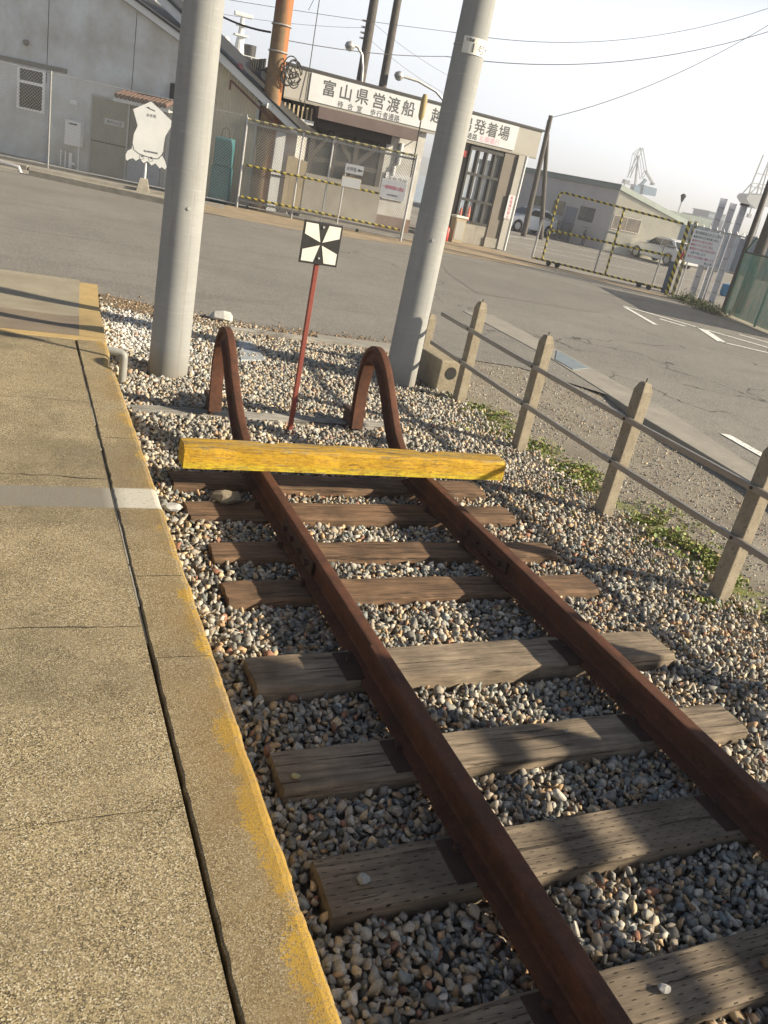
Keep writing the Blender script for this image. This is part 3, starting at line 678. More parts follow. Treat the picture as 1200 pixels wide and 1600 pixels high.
SLAB[5] = "reddish sleeper at the rail joint, second in front of the yellow beam"
for i, (a, b, c, d, zt, mt) in enumerate(SLEEP):
    o = plank(b-a, d-c, .13, i+3, .03 if mt is SLP_R else .014, .013 if mt in (SLP_R, SLP_S) else (.008 if mt is SLP_G else .004), .014 if mt is SLP_R else .008).build('sleeper', mt, smooth=True)
    o.location = (a, c, zt); o.rotation_euler = (0, 0, [.0, .0, .0, .014, .004, .004, .02, .01, .03][i])
    tag(o, SLAB[i], 'railway sleeper', 'wooden sleepers under the rails')

# ------------------------------------------------------------------ rails
def rail_profile(hw=.033, H=.150, fw_=.061):
    return [(-fw_, 0), (fw_, 0), (fw_, .010), (.016, .024), (.0085, .034), (.0085, H-.042), (hw-.004, H-.036), (hw, H-.032), (hw, H-.005), (hw-.004, H-.001), (hw-.012, H), (-hw+.012, H), (-hw+.004, H-.001), (-hw, H-.005), (-hw, H-.032), (-hw+.004, H-.036), (-.0085, H-.042), (-.0085, .034), (-.016, .024), (-fw_, .010)]
def rail_sweep(mb, path, x0, prof):     # path: list of (y, z, tangent angle) ; rail base on path, head to the outside normal
    secs = []
    for y, z, a in path:
        ny, nz = -math.sin(a), math.cos(a)
        secs.append([(x0+px, y+ny*pz, z+nz*pz) for px, pz in prof])
    return mb.loft(secs)
BASEZ = .011
def railpath(pts):
    out = []
    for i, p in enumerate(pts):
        q0, q1 = pts[max(i-1, 0)], pts[min(i+1, len(pts)-1)]; out.append((p[0], p[1], math.atan2(q1[1]-q0[1], q1[0]-q0[0])))
    return out
def spline(P, n=10):
    out = []
    for i in range(len(P)-1):
        p0, p1, p2, p3 = P[max(i-1, 0)], P[i], P[i+1], P[min(i+2, len(P)-1)]
        for k in range(n):
            t = k/n; out.append(tuple(.5*((2*p1[j])+(-p0[j]+p2[j])*t+(2*p0[j]-5*p1[j]+4*p2[j]-p3[j])*t*t+(-p0[j]+3*p1[j]-3*p2[j]+p3[j])*t**3) for j in (0, 1)))
    out.append(P[-1]); return out
def make_rail(x, lab, joints):
    root = thing('rail', lab, 'rail', (x, 0, 0), 0, 'rusty running rails ending in curled loops')
    ys_ = [-1.5] + joints + [4.72]
    for i in range(len(ys_)-1):
        big = (i == 0); pr = rail_profile(.034 if big else .029, .150 if big else .147); off = 0 if big or x > 0 else .006
        mb = MB(); n = 12; y0, y1 = ys_[i]+.002, ys_[i+1]-.002
        rail_sweep(mb, [(y0+(y1-y0)*k/n, BASEZ, 0) for k in range(n+1)], off, pr); mb.build('rail_length', RUST, root)
    # curled end: the outside (head) line of the loop, base line is offset inwards
    head = HEADL if x < 0 else HEADR
    hp = railpath(spline(head, 8)); Hh = .118
    secs = []
    prof = rail_profile(.029, Hh, .045)
    for y, z, a in hp:
        ny, nz = -math.sin(a), math.cos(a); secs.append([(px, y+ny*(pz-Hh), z+nz*(pz-Hh)) for px, pz in prof])
    MB().loft(secs).build('curled_end', RUST, root, smooth=True)
    e = head[-1]
    st = MB(); rail_sweep(st, [(e[0]-.02, -.03, 0), (e[0]+.20, -.03, 0)], 0, rail_profile(.029, .15, .05)); st.build('end_stub', RUST2, root, smooth=True)
    # tie plates, spikes
    for (a, b, c, d, zt, mt) in SLEEP[:4]:
        tp = MB(); cyy = (c+d)/2; hw_ = (d-c)*.42
        tp.box(-.125, cyy-hw_, zt-.01, .125, cyy+hw_, max(zt+.006, BASEZ-.003)); tp.build('tie_plate', RUST2, root, bevel=.002)
        for sx, sy_ in ((-1, .4), (1, -.4)): MB().box(sx*.072-.011, cyy+sy_*hw_-.011, zt, sx*.072+.011, cyy+sy_*hw_+.011, BASEZ+.028).build('spike', RUST2, root, bevel=.004)
    for (a, b, c, d, zt, mt) in SLEEP[4:7]:
        for sx, sy_ in ((-1, .3), (1, -.3)): MB().box(sx*.070-.011, (c+d)/2+sy_*.1-.011, zt-.004, sx*.070+.011, (c+d)/2+sy_*.1+.011, BASEZ+.026).build('spike', RUST2, root, bevel=.004)
    # fishplates at the far joint
    jy = joints[-1]
    for sx in (-1, 1):
        fp = MB(); fp.box(sx*.012 if sx > 0 else -.026, jy-.26, BASEZ+.030, .026 if sx > 0 else -.012, jy+.26, BASEZ+.112); f_ = fp.build('fishplate', RUST2, root, bevel=.004)
        for k in (-.19, -.07, .07, .19):
            bt = MB(); bt.tube([(sx*.024, jy+k, BASEZ+.07), (sx*.048, jy+k, BASEZ+.07)], .016, 6); bt.build('bolt', RUST2, f_)
    return root
HEADL = [(4.72,.158), (4.90,.185), (5.05,.235), (5.22,.33), (5.40,.46), (5.56,.60), (5.70,.685), (5.82,.70), (5.93,.655), (6.00,.55), (6.03,.38), (6.01,.20), (5.97,.02)]
HEADR = [(4.72,.158), (4.90,.19), (5.04,.27), (5.18,.40), (5.34,.56), (5.50,.675), (5.64,.715), (5.76,.69), (5.86,.60), (5.90,.45), (5.91,.30), (5.90,.15), (5.88,.0)]
make_rail(-.566, 'left rusty rail beside the platform, stepped at two joints and curled up at its end', [2.58, 3.63])
make_rail(.566, 'right rusty rail nearer the fence, curled up at its end beside the pole', [3.60])

# yellow stop beam on the rails
bm_ = plank(2.19, .165, .135, 31, .01, .006, .016, .04)
for i, v in enumerate(bm_.v):
    x, y, z = v; z += .135
    for rx in (.50, 1.63):
        if abs(x-rx-.02) < .07 and y > .11 and z > .06: y -= .028
    bm_.v[i] = (x, y, z)
bo = bm_.build('stop_beam', BEAM, smooth=True); bo.location = (-1.055, 4.435, .159); bo.rotation_euler = (0, 0, .006)
tag(bo, 'weathered timber beam with flaking yellow paint lying across both rails', 'buffer beam')

# loose stones lying on sleepers
for (x, y, z, s, c, lab) in ((-.985,1.57,.024,.021,(.36,.37,.35),'pale grey pebble lying on the left end of an incised sleeper'), (-.26,1.03,.02,.017,(.62,.60,.55),'white pebble lying on the nearest sleeper'),
                        (-1.06,2.03,.022,.015,(.42,.38,.20),'small yellowish pebble on the left corner of a smooth sleeper'), (-.80,4.36,.02,.075,(.26,.22,.16),'fist sized brown stone behind the first sleeper beside the left rail'),
                        (.215,9.36,.04,.125,(.46,.455,.43),'rounded white boulder at the road edge behind the left curled rail'), (-1.13,4.24,.0,.045,(.48,.49,.48),'smooth pale stone lying by the platform edge'), (.13,2.1,.016,.012,(.30,.27,.22),'tiny flat brown chip on the middle of a smooth sleeper'),
                        (.14,1.02,.02,.022,(.20,.12,.06),'brown stone chip at the right edge of the nearest sleeper')):
    V, F = hull_proto(int(abs(x)*1000)+5, 40, .75)
    mb = MB().add([tuple(v*s*np.array((1.25,1,.8))) for v in V], [tuple(f) for f in F])
    o = mb.build('loose_stone', M('loose_stone', c, .8, tuple(q*.75 for q in c), 30, bump=.3), smooth=False, bevel=s*.12); o.location = (x, y, z)
    tag(o, lab, 'stone')

# ------------------------------------------------------------------ stop sign post
sp = thing('track_end_sign', 'black and white track end marker on a thin red post between the rails', 'railway sign', (-.018, 5.69, 0))
a_ = MB(); a_.beam((0,0,-.15), (0,0,1.45), .033, .033); a_.build('post', REDP, sp, bevel=.004)
MB().tube([(0,.004,.02), (0,.004,-.1)], .02, 8).build('post_foot', REDP, sp)
pan = MB().box(-.143,-.026,1.245,.143,-.019,1.53).build('panel', BLACK, sp, bevel=.004)
wd_ = MB(); cx, cz = 0, 1.3875
for sx in (-1, 1):
    for sz in (-1, 1):
        P_ = [(.006,.006*0+.008), (.042,.128), (.118,.128), (.124,.045)]
        poly = [(cx+sx*.008, cz+sz*.010), (cx+sx*.040, cz+sz*.128), (cx+sx*.128, cz+sz*.128), (cx+sx*.128, cz+sz*.052)]
        wd_.prismy(poly, -.0285, -.0255)
wd_.build('wedge_pattern', WHITEP, pan)
for z in (1.29, 1.50): MB().tube([(0,-.026,z), (0,-.034,z)], .008, 8).build('bolt', GALV, pan)

# ------------------------------------------------------------------ concrete poles
def pole(x, y, r, label, h=9.0):
    t = thing('concrete_pole', label, 'pole', (x, y, 0), 0, 'round concrete poles behind the track end')
    MB().tube([(0,0,-.3), (0,0,.0), (0,0,h*.5), (0,0,h)], [r, r, r-h*.5/150, r-h/150], 48).build('shaft', POLEM, t, smooth=True); return t
p1 = pole(-.73, 7.04, .166, 'left concrete pole standing in white gravel beside the platform end')
p2 = pole(1.66, 7.42, .163, 'right concrete pole with a white number plate, beside the fence')
def near_hole(t, px, py, r, z):   # small step-bolt socket facing the camera
    d = Vector((CAMP[0]-px, CAMP[1]-py, 0)).normalized(); d.rotate(Matrix.Rotation(R(14), 3, 'Z').to_quaternion())
    mb = MB(); a = d*(r-.01); b_ = d*(r+.006); mb.tube([(a.x,a.y,z), (b_.x,b_.y,z)], .014, 12); mb.build('bolt_socket', GALV, t)
near_hole(p1, -.73, 7.04, .158, 1.36); near_hole(p2, 1.66, 7.42, .155, 1.42)
# number plate wraps the pole
d0 = math.atan2(CAMP[1]-7.42, CAMP[0]-1.66)
def wrap(ang0, r, cxp=0, cyp=0):
    return lambda X, Y, Z: (cxp+(r-Y)*math.cos(ang0+X/r), cyp+(r-Y)*math.sin(ang0+X/r), Z)
rp = .163-3.05/150+.004
pm = MB(); f_w = wrap(d0, rp); a0_, a1_ = -.065, .165; secs = []
for k in range(17):
    X = a0_+(a1_-a0_)*k/16; secs.append([f_w(X, 0, 2.99), f_w(X, -.003, 2.99), f_w(X, -.003, 3.12), f_w(X, 0, 3.12)])
plate = pm.loft(secs).build('number_plate', WHITEP, p2)
textobj('万葉線', .028, DKG, plate, -.045, 3.085, -.004, .075, .01, 'small_lettering', xf=f_w)
textobj('1', .10, DKG, plate, .005, 3.005, -.004, None, .012, 'number', xf=f_w)
textobj('号', .075, DKG, plate, .075, 3.01, -.004, None, .008, 'lettering', xf=f_w)
MB().tube([(rp*math.cos(t), rp*math.sin(t), 3.06) for t in np.linspace(0, 2*math.pi, 41)], .003, 6, False).build('band', GALV, p2)

slb = thing('shade_slats', 'unseen timber slats added beside the track to cast striped shade on the near sleepers', 'barrier', (2.02, 0, 0))  # added out of view; slats and gaps shaped to stripe the near sleepers with shade
for z0_, z1_ in ((.80,1.09), (1.175,1.265), (1.42,1.80)): MB().box(-.012, -4.5, z0_, .012, 1.06, z1_).build('slat', SLP_G, slb)
for y_ in (-3.2, -1.4, .98): MB().box(.013, y_-.04, -.2, .09, y_+.04, 1.8).build('post', SLP_G, slb)

# ------------------------------------------------------------------ concrete post fence
POSTY = [.70, 1.93, 3.17, 4.36, 5.66, 6.95]
def postmesh():
    mb = MB(); w_ = .050; q = lambda w, z: [(-w,-w,z), (w,-w,z), (w,w,z), (-w,w,z)]
    mb.loft([q(w_+.004, -.3), q(w_, -.1), q(w_-.003, .93), q(w_-.020, .985), q(w_-.034, .992)]); return mb
POSTX = [2.03, 2.02, 2.03, 2.02, 2.06, 2.12]
pf = thing('fence', 'low fence of pointed concrete posts with two steel rails along the track', 'fence', (2.05, 0, 0))
for i, y in enumerate(POSTY):
    po = postmesh().build('post', CONCP, pf, bevel=.006); po.location = (POSTX[i]-2.05+0.006*random.uniform(-1,1), y, -.02); po.rotation_euler = (random.uniform(-.012,.012), random.uniform(-.015,.015), .05)
    mb = MB(); mb.tube([(0,0,.96), (.004,0,1.02)], .004, 6); rb = mb.build('bar_stub', RUST2, po)
for z in (.375, .70):
    mb = MB(); q = lambda x, y: [(x-.089,y,z-.019), (x-.059,y,z-.019), (x-.059,y,z+.019), (x-.089,y,z+.019)]
    y1 = 7.62 if z > .5 else 7.72
    mb.loft([q(-.02,-.6)]+[q(POSTX[i]-2.05, POSTY[i]) for i in range(6)]+[q(.105, y1)]); rl = mb.build('fence_rail', ALU, pf, bevel=.003)
    for x_, y in zip(POSTX, POSTY): MB().tube([(x_-2.05-.0895,y,z), (x_-2.05-.094,y,z)], .011, 8).build('bolt', BLACK, rl)
# last stump post on the pierced concrete block
bl = MB(); bl.box(-.135,-.45,-.25,.135,.45,.30); blo = bl.build('foundation_block', CONCP, bevel=.012)
blo.location = (2.12, 7.70, 0); blo.rotation_euler = (0,0,.03)
hole = MB(); hole.tube([(0,-.4535,.175), (0,-.40,.175)], .066, 24); hole.build('hole', BLACK, blo)
tag(blo, 'squat concrete block with a round hole beside the right pole', 'concrete block')
sp2 = postmesh().build('concrete_stump', CONCP, bevel=.006); sp2.location = (2.09, 7.86, -.13); sp2.scale = (.95,.95,.78)
tag(sp2, 'short concrete post rising from the pierced block behind the right pole', 'post')

# ------------------------------------------------------------------ small things in the gravel
pp = MB(); pp.tube([(-1.33,6.72,.215), (-1.165,6.66,.215), (-1.15,6.655,.20), (-1.15,6.65,.18), (-1.15,6.65,-.1)], .032, 14); tag(pp.build('drain_pipe', PVC, smooth=True), 'grey plastic elbow pipe dropping from the platform end', 'pipe')
cp_ = MB().prism([(.20,8.42), (.36,8.47), (.33,7.72), (.05,7.63)], -.02, .004); tag(cp_.build('cover_plate', M('pale_steel_plate', (.42,.46,.48), .5, (.36,.39,.41), 6, metal=.2), bevel=.003), 'pale blue grey steel cover lying in the gravel behind the left curled rail', 'cover plate')
eb = MB().loft([[(.22,8.86,-.05), (.22,8.95,-.05), (.22,8.95,.03), (.22,8.86,.03)], [(1.2,8.78,-.05), (1.2,8.86,-.05), (1.2,8.86,.035), (1.2,8.78,.035)], [(2.25,8.70,-.05), (2.25,8.78,-.05), (2.25,8.78,.02), (2.25,8.70,.02)]])
tag(eb.build('edging_board', SLP_S, bevel=.006), 'long thin weathered board edging the gravel at the road', 'board')
cs_ = MB().prism([(1.25,8.90), (2.35,8.80), (2.45,9.10), (1.3,9.14)], -.05, .012); struct(cs_.build('pavement_strip', CONC, bevel=.01))
dr = MB().lathe([(.0,.0), (.075,.0), (.08,.02), (.07,.09), (.055,.11), (.0,.115)], 20); dro = dr.build('drain_cover', M('ribbed_cap', (.16,.16,.14), .6, (.3,.29,.25), 40, stretch=(1,1,9)), smooth=True); dro.location = (.84, 5.56, -.05)
tag(dro, 'small ribbed dark cap in the gravel beside the right curled rail', 'cap')
gp = MB().prism([(5.37,10.02), (5.27,9.06), (4.86,8.86), (4.90,9.36)], -.02, .003); tag(gp.build('gutter_plate', M('steel_step_plate', (.27,.32,.34), .5, (.22,.26,.28), 8, metal=.3)), 'flat blue grey steel plate bridging the gutter by the road', 'steel plate')

# road markings
def line(a, b, w_):
    a, b = Vector((*a, 0)), Vector((*b, 0)); d = (b-a).normalized(); n = Vector((-d.y, d.x, 0))*w_/2
    return [tuple((a-n)[:2]), tuple((b-n)[:2]), tuple((b+n)[:2]), tuple((a+n)[:2])]
mk = [line((11.72,16.55), (13.35,12.9), .13), line((11.62,16.35), (10.75,14.15), .12), line((12.6,14.75), (11.65,13.05), .22), line((11.62,13.1), (12.75,12.35), .13), line((11.75,15.2), (12.0,14.6), .14), line((5.33,6.5), (5.22,5.75), .13), line((13.7,14.6), (14.2,13.6), .12)]
struct(sheet('road_marking', mk, -.004, PAINT))
lm = [line((23.2,38.6), (16.3,34.2), .12), line((17.0,33.0), (23.5,32.9), .12), line((17.5,30.5), (22.8,29.6), .12), line((24.5,39.2), (29,33.8), .12), line((15.0,38.5), (27.5,36.6), .12), line((24,30), (29.5,29), .12)]
struct(sheet('parking_line', lm, -.010, PAINT))

# ================================================================== background
def local(px, py, ox, oy, ang):
    dx, dy = px-ox, py-oy; return dx*math.cos(ang)+dy*math.sin(ang), -dx*math.sin(ang)+dy*math.cos(ang)
# ------------------------------------------------------------------ waiting room building (local x along the front, y away from the track)
WA = math.atan2(.352, 9.43)
wr = thing('waiting_room', 'low ferry waiting room with long white Japanese sign fascia and a passage through it', 'building', (5.41, 26.88, 0), WA)
fa = MB().box(0, 0, 3.25, 9.44, .14, 4.10).build('fascia', FASC, wr)
MB().box(-.06, -.05, 4.103, 9.52, .2, 4.17).build('fascia_cap', DARKM, wr)
MB().box(.0, -.02, 3.20, 9.44, .10, 3.247).build('fascia_trim', CONC, wr)
sg = MB().box(.77, -.035, 3.30, 8.44, -.003, 4.06).build('sign_board', SIGNW, wr)
chars('富山県営渡船', [1.39, 1.95, 2.52, 3.09, 3.62, 4.16], 3.76, .47, DKG, sg, -.036, .008, 'main_lettering')
chars('越ノ潟発着場', [5.24, 5.80, 6.36, 6.91, 7.40, 7.89], 3.76, .47, DKG, sg, -.036, .008, 'main_lettering')
chars('待合室', [1.83, 2.17, 2.49], 3.40, .20, DKG, sg, -.036, .003, 'small_lettering')
chars('歩行者通路', [2.96, 3.18, 3.40, 3.61, 3.82], 3.40, .20, DKG, sg, -.036, .003, 'small_lettering')
chars('車両通路', [6.16, 6.37, 6.58, 6.79], 3.42, .20, DKG, sg, -.036, .003, 'small_lettering')
chars('右側通行', [7.06, 7.28, 7.50, 7.71], 3.42, .20, PINKL, sg, -.036, .002, 'faded_lettering')
# roof, body
rf = MB(); rf.prism([(-.4,.25), (9.3,.25), (9.3,6.0), (-.4,6.0)], 3.80, 3.95); rf.build('roof', DARKM, wr)
rr_ = MB()
for k in range(24): rr_.beam((-.60, .3+k*.24, 3.98), (-.60, .42+k*.24, 3.98), .05, .30)
rr_.build('corrugated_eave', DARKM, wr)
MB().box(-.5, .9, 2.6, .05, 6, 3.84).build('side_wall', REND, wr)
MB().box(.05, 2.6, 0, 3.7, 2.75, 3.84).build('back_wall', REND, wr)
MB().box(3.72, .16, 0, 5.08, 2.75, 3.84).build('wall', REND, wr)
MB().box(3.70, .12, -.02, 5.10, .155, .42).build('brick_base', M('dull_brick', (.19,.13,.10), .8, (.13,.09,.075), 9), wr)
MB().box(6.30, .16, 0, 6.80, .5, 3.84).build('wall', PILLAR, wr)
aw = MB().box(.98, -.55, 2.86, 4.42, .0, 3.19).build('awning', BROWN, wr)
ld = MB().box(-1.1, -.35, 2.62, .95, .25, 2.74).build('awning_gutter', GALV, wr)
sl_ = MB()
for k in range(14): sl_.box(-1.05+k*.145, -.30, 2.745, -1.0+k*.145, -.26, 3.08)
sl_.build('slat_screen', BOARD, wr)
MB().box(.46, -.2, 0, .56, -.1, 2.62).build('post', SIGNW, wr)
tm = MB()
tm.box(.95, -.15, 2.60, 3.72, .05, 2.86)
for s in (1.0, 1.75, 2.50, 3.42): tm.box(s, -.14, 0, s+.16, .04, 2.62)
for (a, b) in (((1.1, 1.75), (1.72, 2.58)), ((2.5, 1.8), (1.85, 2.58)), ((2.66, 1.8), (3.45, 2.58)), ((1.1,1.72),(3.5,1.72))): tm.beam((a[0], -.05, a[1]), (b[0], -.05, b[1]), .12, .14)
tm.build('timber_frame', DARKW, wr)
MB().box(1.12, .06, .0, 3.45, .10, 1.1).build('dado', CONC, wr)
nb = MB().box(2.2, 2.56, 1.9, 3.1, 2.597, 2.55).build('notice_board', SIGNW, wr)
textobj('案内', .26, DKG, nb, 2.3, 2.1, 2.555, .6, .012)
pb_ = MB().tube([(4.22,.08,2.05), (4.22,.08,2.72)], .07, 12).tube([(4.10,.08,1.72), (4.10,.08,2.0)], .06, 12).build('duct_pipe', WHITEF, wr, smooth=True)
wn = MB().tube([(4.05,.14,2.0), (4.3,.13,2.6), (4.62,.13,2.85), (4.9,.13,3.2)], .008, 5).build('cable', WIRE, wr)
nb2 = MB().box(3.86, .09, .95, 4.72, .118, 1.78).build('notice_board', SIGNW, wr)
textobj('通常運航', .19, DKG, nb2, 3.90, 1.50, .088, .78, .012)
# glazed screen with deep dark mullions
gs = MB(); gx0, gx1, gz0, gz1 = 6.82, 8.16, .72, 3.10
for i in range(5):
    x = gx0+(gx1-gx0)*i/4; gs.box(x-.035, .04, gz0, x+.035, .26, gz1)
for z in (gz0, 1.44, 2.28, gz1-.02): gs.box(gx0, .045, z-.045, gx1, .255, z+.045)
gf = gs.build('window_frame', DARKM, wr)
MB().box(gx0, .14, gz0, gx1, .145, gz1).build('pane', GLASS, gf)
MB().box(6.80, .05, 3.10, 8.2, .4, 3.25).build('lintel', DARKM, wr)
cbk = MB()
for k in range(3): cbk.box(6.82+k*.45, .06, 0, 6.82+k*.45+.442, .26, .675)
cbk.build('block_wall', CONC, wr)
MB().box(8.17, .02, .34, 8.83, .6, 3.25).build('corner_pillar', PILLAR, wr)
MB().box(8.14, -.02, 0, 8.86, .62, .338).build('pillar_base', CONC, wr)
MB().box(8.70, -.06, .0, 8.98, .015, 3.2).build('pilaster', FASC, wr)
MB().tube([(9.03,-.05,0), (9.03,-.05,3.22)], .045, 10).build('downpipe', WHITEF, wr, smooth=True)
MB().box(8.86, .02, 0, 9.0, 4.0, .5).build('side_kerb', CONC, wr)
vs_ = MB().box(8.66, -.085, 1.08, 8.93, -.063, 1.88).build('vertical_sign', SIGNW, wr)
for i, ch in enumerate('車両通行禁止'): textobj(ch, .125, REDL, vs_, 8.735, 1.745-i*.128, -.087, None, .01)
rs_ = MB().box(6.36, .10, 2.75, 6.72, .155, 2.95).build('red_plate', M('red_plate', (.36,.03,.03), .6), wr)
# things around it
def cone(label, loc, s=1.):
    t = thing('traffic_cone', label, 'traffic cone', loc, 0, 'orange cones behind the glazed screen')
    MB().box(-.18*s, -.18*s, 0, .18*s, .18*s, .03*s).build('base', ORANGE, t)
    MB().lathe([(.13*s,.03*s), (.03*s,.70*s), (.0,.70*s)], 16).build('cone', ORANGE, t, smooth=True)
    MB().lathe([(.088*s,.30*s), (.066*s,.46*s)], 16).build('reflective_band', WHITEP, t)
def wloc(x, y, z=0): return (5.41+x*math.cos(WA)-y*math.sin(WA), 26.88+x*math.sin(WA)+y*math.cos(WA), z)
cone('orange cone seen through the leftmost lower pane of the glazed screen', wloc(7.55, 2.5, .35)); cone('orange cone seen in the second lower pane of the glazed screen', wloc(7.95, 2.6, .2))
cone('orange cone seen in the third lower pane of the glazed screen', wloc(8.35, 2.5, .3), 1.1); cone('orange cone seen in the rightmost lower pane beside the corner pillar', wloc(8.75, 2.6, .3), 1.25)
MB_t = MB().box(7.0, 2.2, 0, 9.2, 3.0, .3); tb = MB_t.build('low_platform', CONC); tb.location = (5.41, 26.88, 0); tb.rotation_euler = (0,0,WA); tag(tb, 'low concrete ledge carrying orange cones behind the glazed screen', 'ledge')
cab = thing('metal_cabinet', 'beige metal cabinet with a pale lid left of the glazed screen', 'cabinet', wloc(6.55, -.25), WA)
MB().box(0, -.2, 0, .42, .15, .82).build('body', BOARD, cab, bevel=.01); MB().box(-.03, -.23, .823, .45, .18, .89).build('lid', WHITEP, cab, bevel=.01)
MB().box(.04, -.212, .1, .38, -.203, .72).build('door', FASC, cab)
fx = MB().lathe([(.0,0), (.085,0), (.085,.40), (.03,.47), (.0,.48)], 14).build('fire_bucket', M('red_enamel', (.5,.03,.02), .4), smooth=True); fx.location = wloc(6.35, -.35); tag(fx, 'small red fire bottle standing left of the beige cabinet', 'fire extinguisher')
gh = MB().box(0, 0, 0, 1.6, .06, .9).build('green_barrier', M('green_paint', (.06,.20,.13), .6)); gh.location = (13.2, 41.5, 0); tag(gh, 'green barrier on the quay seen through the building passage', 'barrier')
bar = thing('quay_barrier', 'black and white striped quay barrier seen through the passage', 'barrier', (12.9, 42.5, 0))
MB().box(0, 0, .75, 2.4, .08, 1.35).build('striped_rail', mat_stripes('bw_stripes', (.7,.7,.7), (.03,.03,.03), .5, (1,0,0)), bar); MB().box(.1, .02, 0, .2, .06, .747).build('leg', DARKM, bar); MB().box(2.1, .02, 0, 2.2, .06, .747).build('leg', DARKM, bar)

# ------------------------------------------------------------------ chain-link gate (left)
GA = math.atan2(23.5-25.33, 8.67-4.04)
gt = thing('chain_link_gate', 'chain link gate with yellow and black hazard tubes, signs hung on its right half', 'gate', (4.04, 25.33, 0), GA)
for x in (0, 1.62, 2.50, 4.93): MB().tube([(x,0,-.02), (x,0,2.43 if x != 1.62 else 2.38)], .036 if x in (0, 4.93) else .028, 10).build('post', GALV, gt, smooth=True)
g_ = MB().tube([(.06,.03,2.28), (4.9,.03,2.28)], .028, 8).tube([(.06,.03,.20), (4.9,.03,.20)], .03, 8).tube([(.0,.0,.07), (4.93,.0,.07)], .02, 8); g_.build('frame_tube', GALV, gt, smooth=True)
for z, xa, xb in ((2.385,.05,4.9), (1.18,.1,4.2), (.31,.1,4.85)): MB().tube([(xa,-.045,z), (xb,-.045,z)], .029, 8).build('hazard_tube', YBF if z > 2 else YB, gt)
chainlink(MB(), .04, 4.9, .1, 2.36, .058, .0068, 0.0).build('mesh', CWIRE, gt)
for x in (.3, 3.6): MB().lathe([(.0,-.03), (.05,-.03), (.05,.03), (.0,.03)], 12, (x,0,.04), 'y').build('wheel', BLACK, gt)
MB().tube([(2.98,-.06,.1), (2.98,-.06,1.54)], .024, 8).build('drop_bolt', GALV, gt)
def hung(label, x0, z0, x1, z1, texts, tilt=0.):
    t = thing('sign_plate', label, 'sign', (4.04+x0*math.cos(GA)+.075*math.sin(GA), 25.33+x0*math.sin(GA)-.075*math.cos(GA), z0), GA)
    pl_ = MB().box(0, -.012, 0, x1-x0, -.002, z1-z0).build('board', SIGNW, t, bevel=.004)
    for (s, x, z, size, wd, mt) in texts: textobj(s, size, mt, pl_, x, z, -.0135, wd, .014)
    return t
hung('small white sign reading お手洗 with an arrow, on the mesh gate', 2.95, 1.55, 3.48, 1.80, [('お手洗', .05, .08, .12, .27, DKG)])
ar = MB().add([(.36,-.0145,.125), (.42,-.0145,.175), (.42,-.0145,.145), (.50,-.0145,.145), (.50,-.0145,.105), (.42,-.0145,.105), (.42,-.0145,.075)], [(0,1,2,3,4,5,6)])
s1 = [o for o in bpy.data.objects if o.name.startswith('sign_plate')][-1]; ar.build('arrow', DKG, [c for c in s1.children][0])
t_ = thing('sign_plate', 'blank white plate with a yellowed rim below the small arrow sign', 'sign', (4.04+2.9*math.cos(GA)+.075*math.sin(GA), 25.33+2.9*math.sin(GA)-.075*math.cos(GA), 1.16), GA)
MB().box(0, -.01, 0, .58, -.002, .30).build('backing', YELK, t_); MB().box(.012, -.014, .012, .568, -.0105, .282).build('board', WHITEF, t_)
hung('white sign with red 一般車両進入禁止 lettering at the right end of the mesh gate', 4.06, 1.10, 4.80, 1.62, [('一般車両進入禁止', .05, .27, .11, .64, REDL), ('富山新港管理局', .22, .09, .04, .30, DKG)])
rod = thing('marker_rod', 'thin black rod with a yellowed float on top, tied to the mesh gate post', 'rod', (8.52, 23.55, 0), 0)
MB().tube([(.02,-.05,1.8), (0,-.05,3.3)], .02, 8).build('rod', BLACK, rod); MB().lathe([(.0,3.3), (.045,3.32), (.085,3.42), (.09,3.86), (.06,3.98), (.0,4.0)], 12).build('float', M('yellowed_float', (.36,.29,.13), .7, (.28,.22,.1)), rod, smooth=True)

# ------------------------------------------------------------------ left mesh fence
lf = thing('chain_link_fence', 'tall chain link fence in front of the grey building at the left', 'fence', (-2.31, 27.5, 0), 0)
pts = [(-2.5,.6), (0,0), (1.24,-.42), (4.5,-1.5), (6.33,-2.14)]
for i in range(len(pts)-1):
    a, b = Vector(pts[i]), Vector(pts[i+1]); L_ = (b-a).length; an = math.atan2(b.y-a.y, b.x-a.x)
    mb = MB(); chainlink(mb, 0, L_, .06, 2.42, .060, .0038)
    o = mb.build('mesh', CWIRE, lf); o.location = (a.x, a.y, 0); o.rotation_euler = (0,0,an)
    MB().tube([(a.x,a.y,2.45), (b.x,b.y,2.45)], .012, 6).build('top_wire', GALV, lf); MB().tube([(a.x,a.y,.08), (b.x,b.y,.08)], .02, 6).build('bottom_rail', GALV, lf)
    if i: MB().tube([(b.x,b.y,-.05), (b.x,b.y,2.5)], .028, 8).build('post', GALVD, lf, smooth=True)
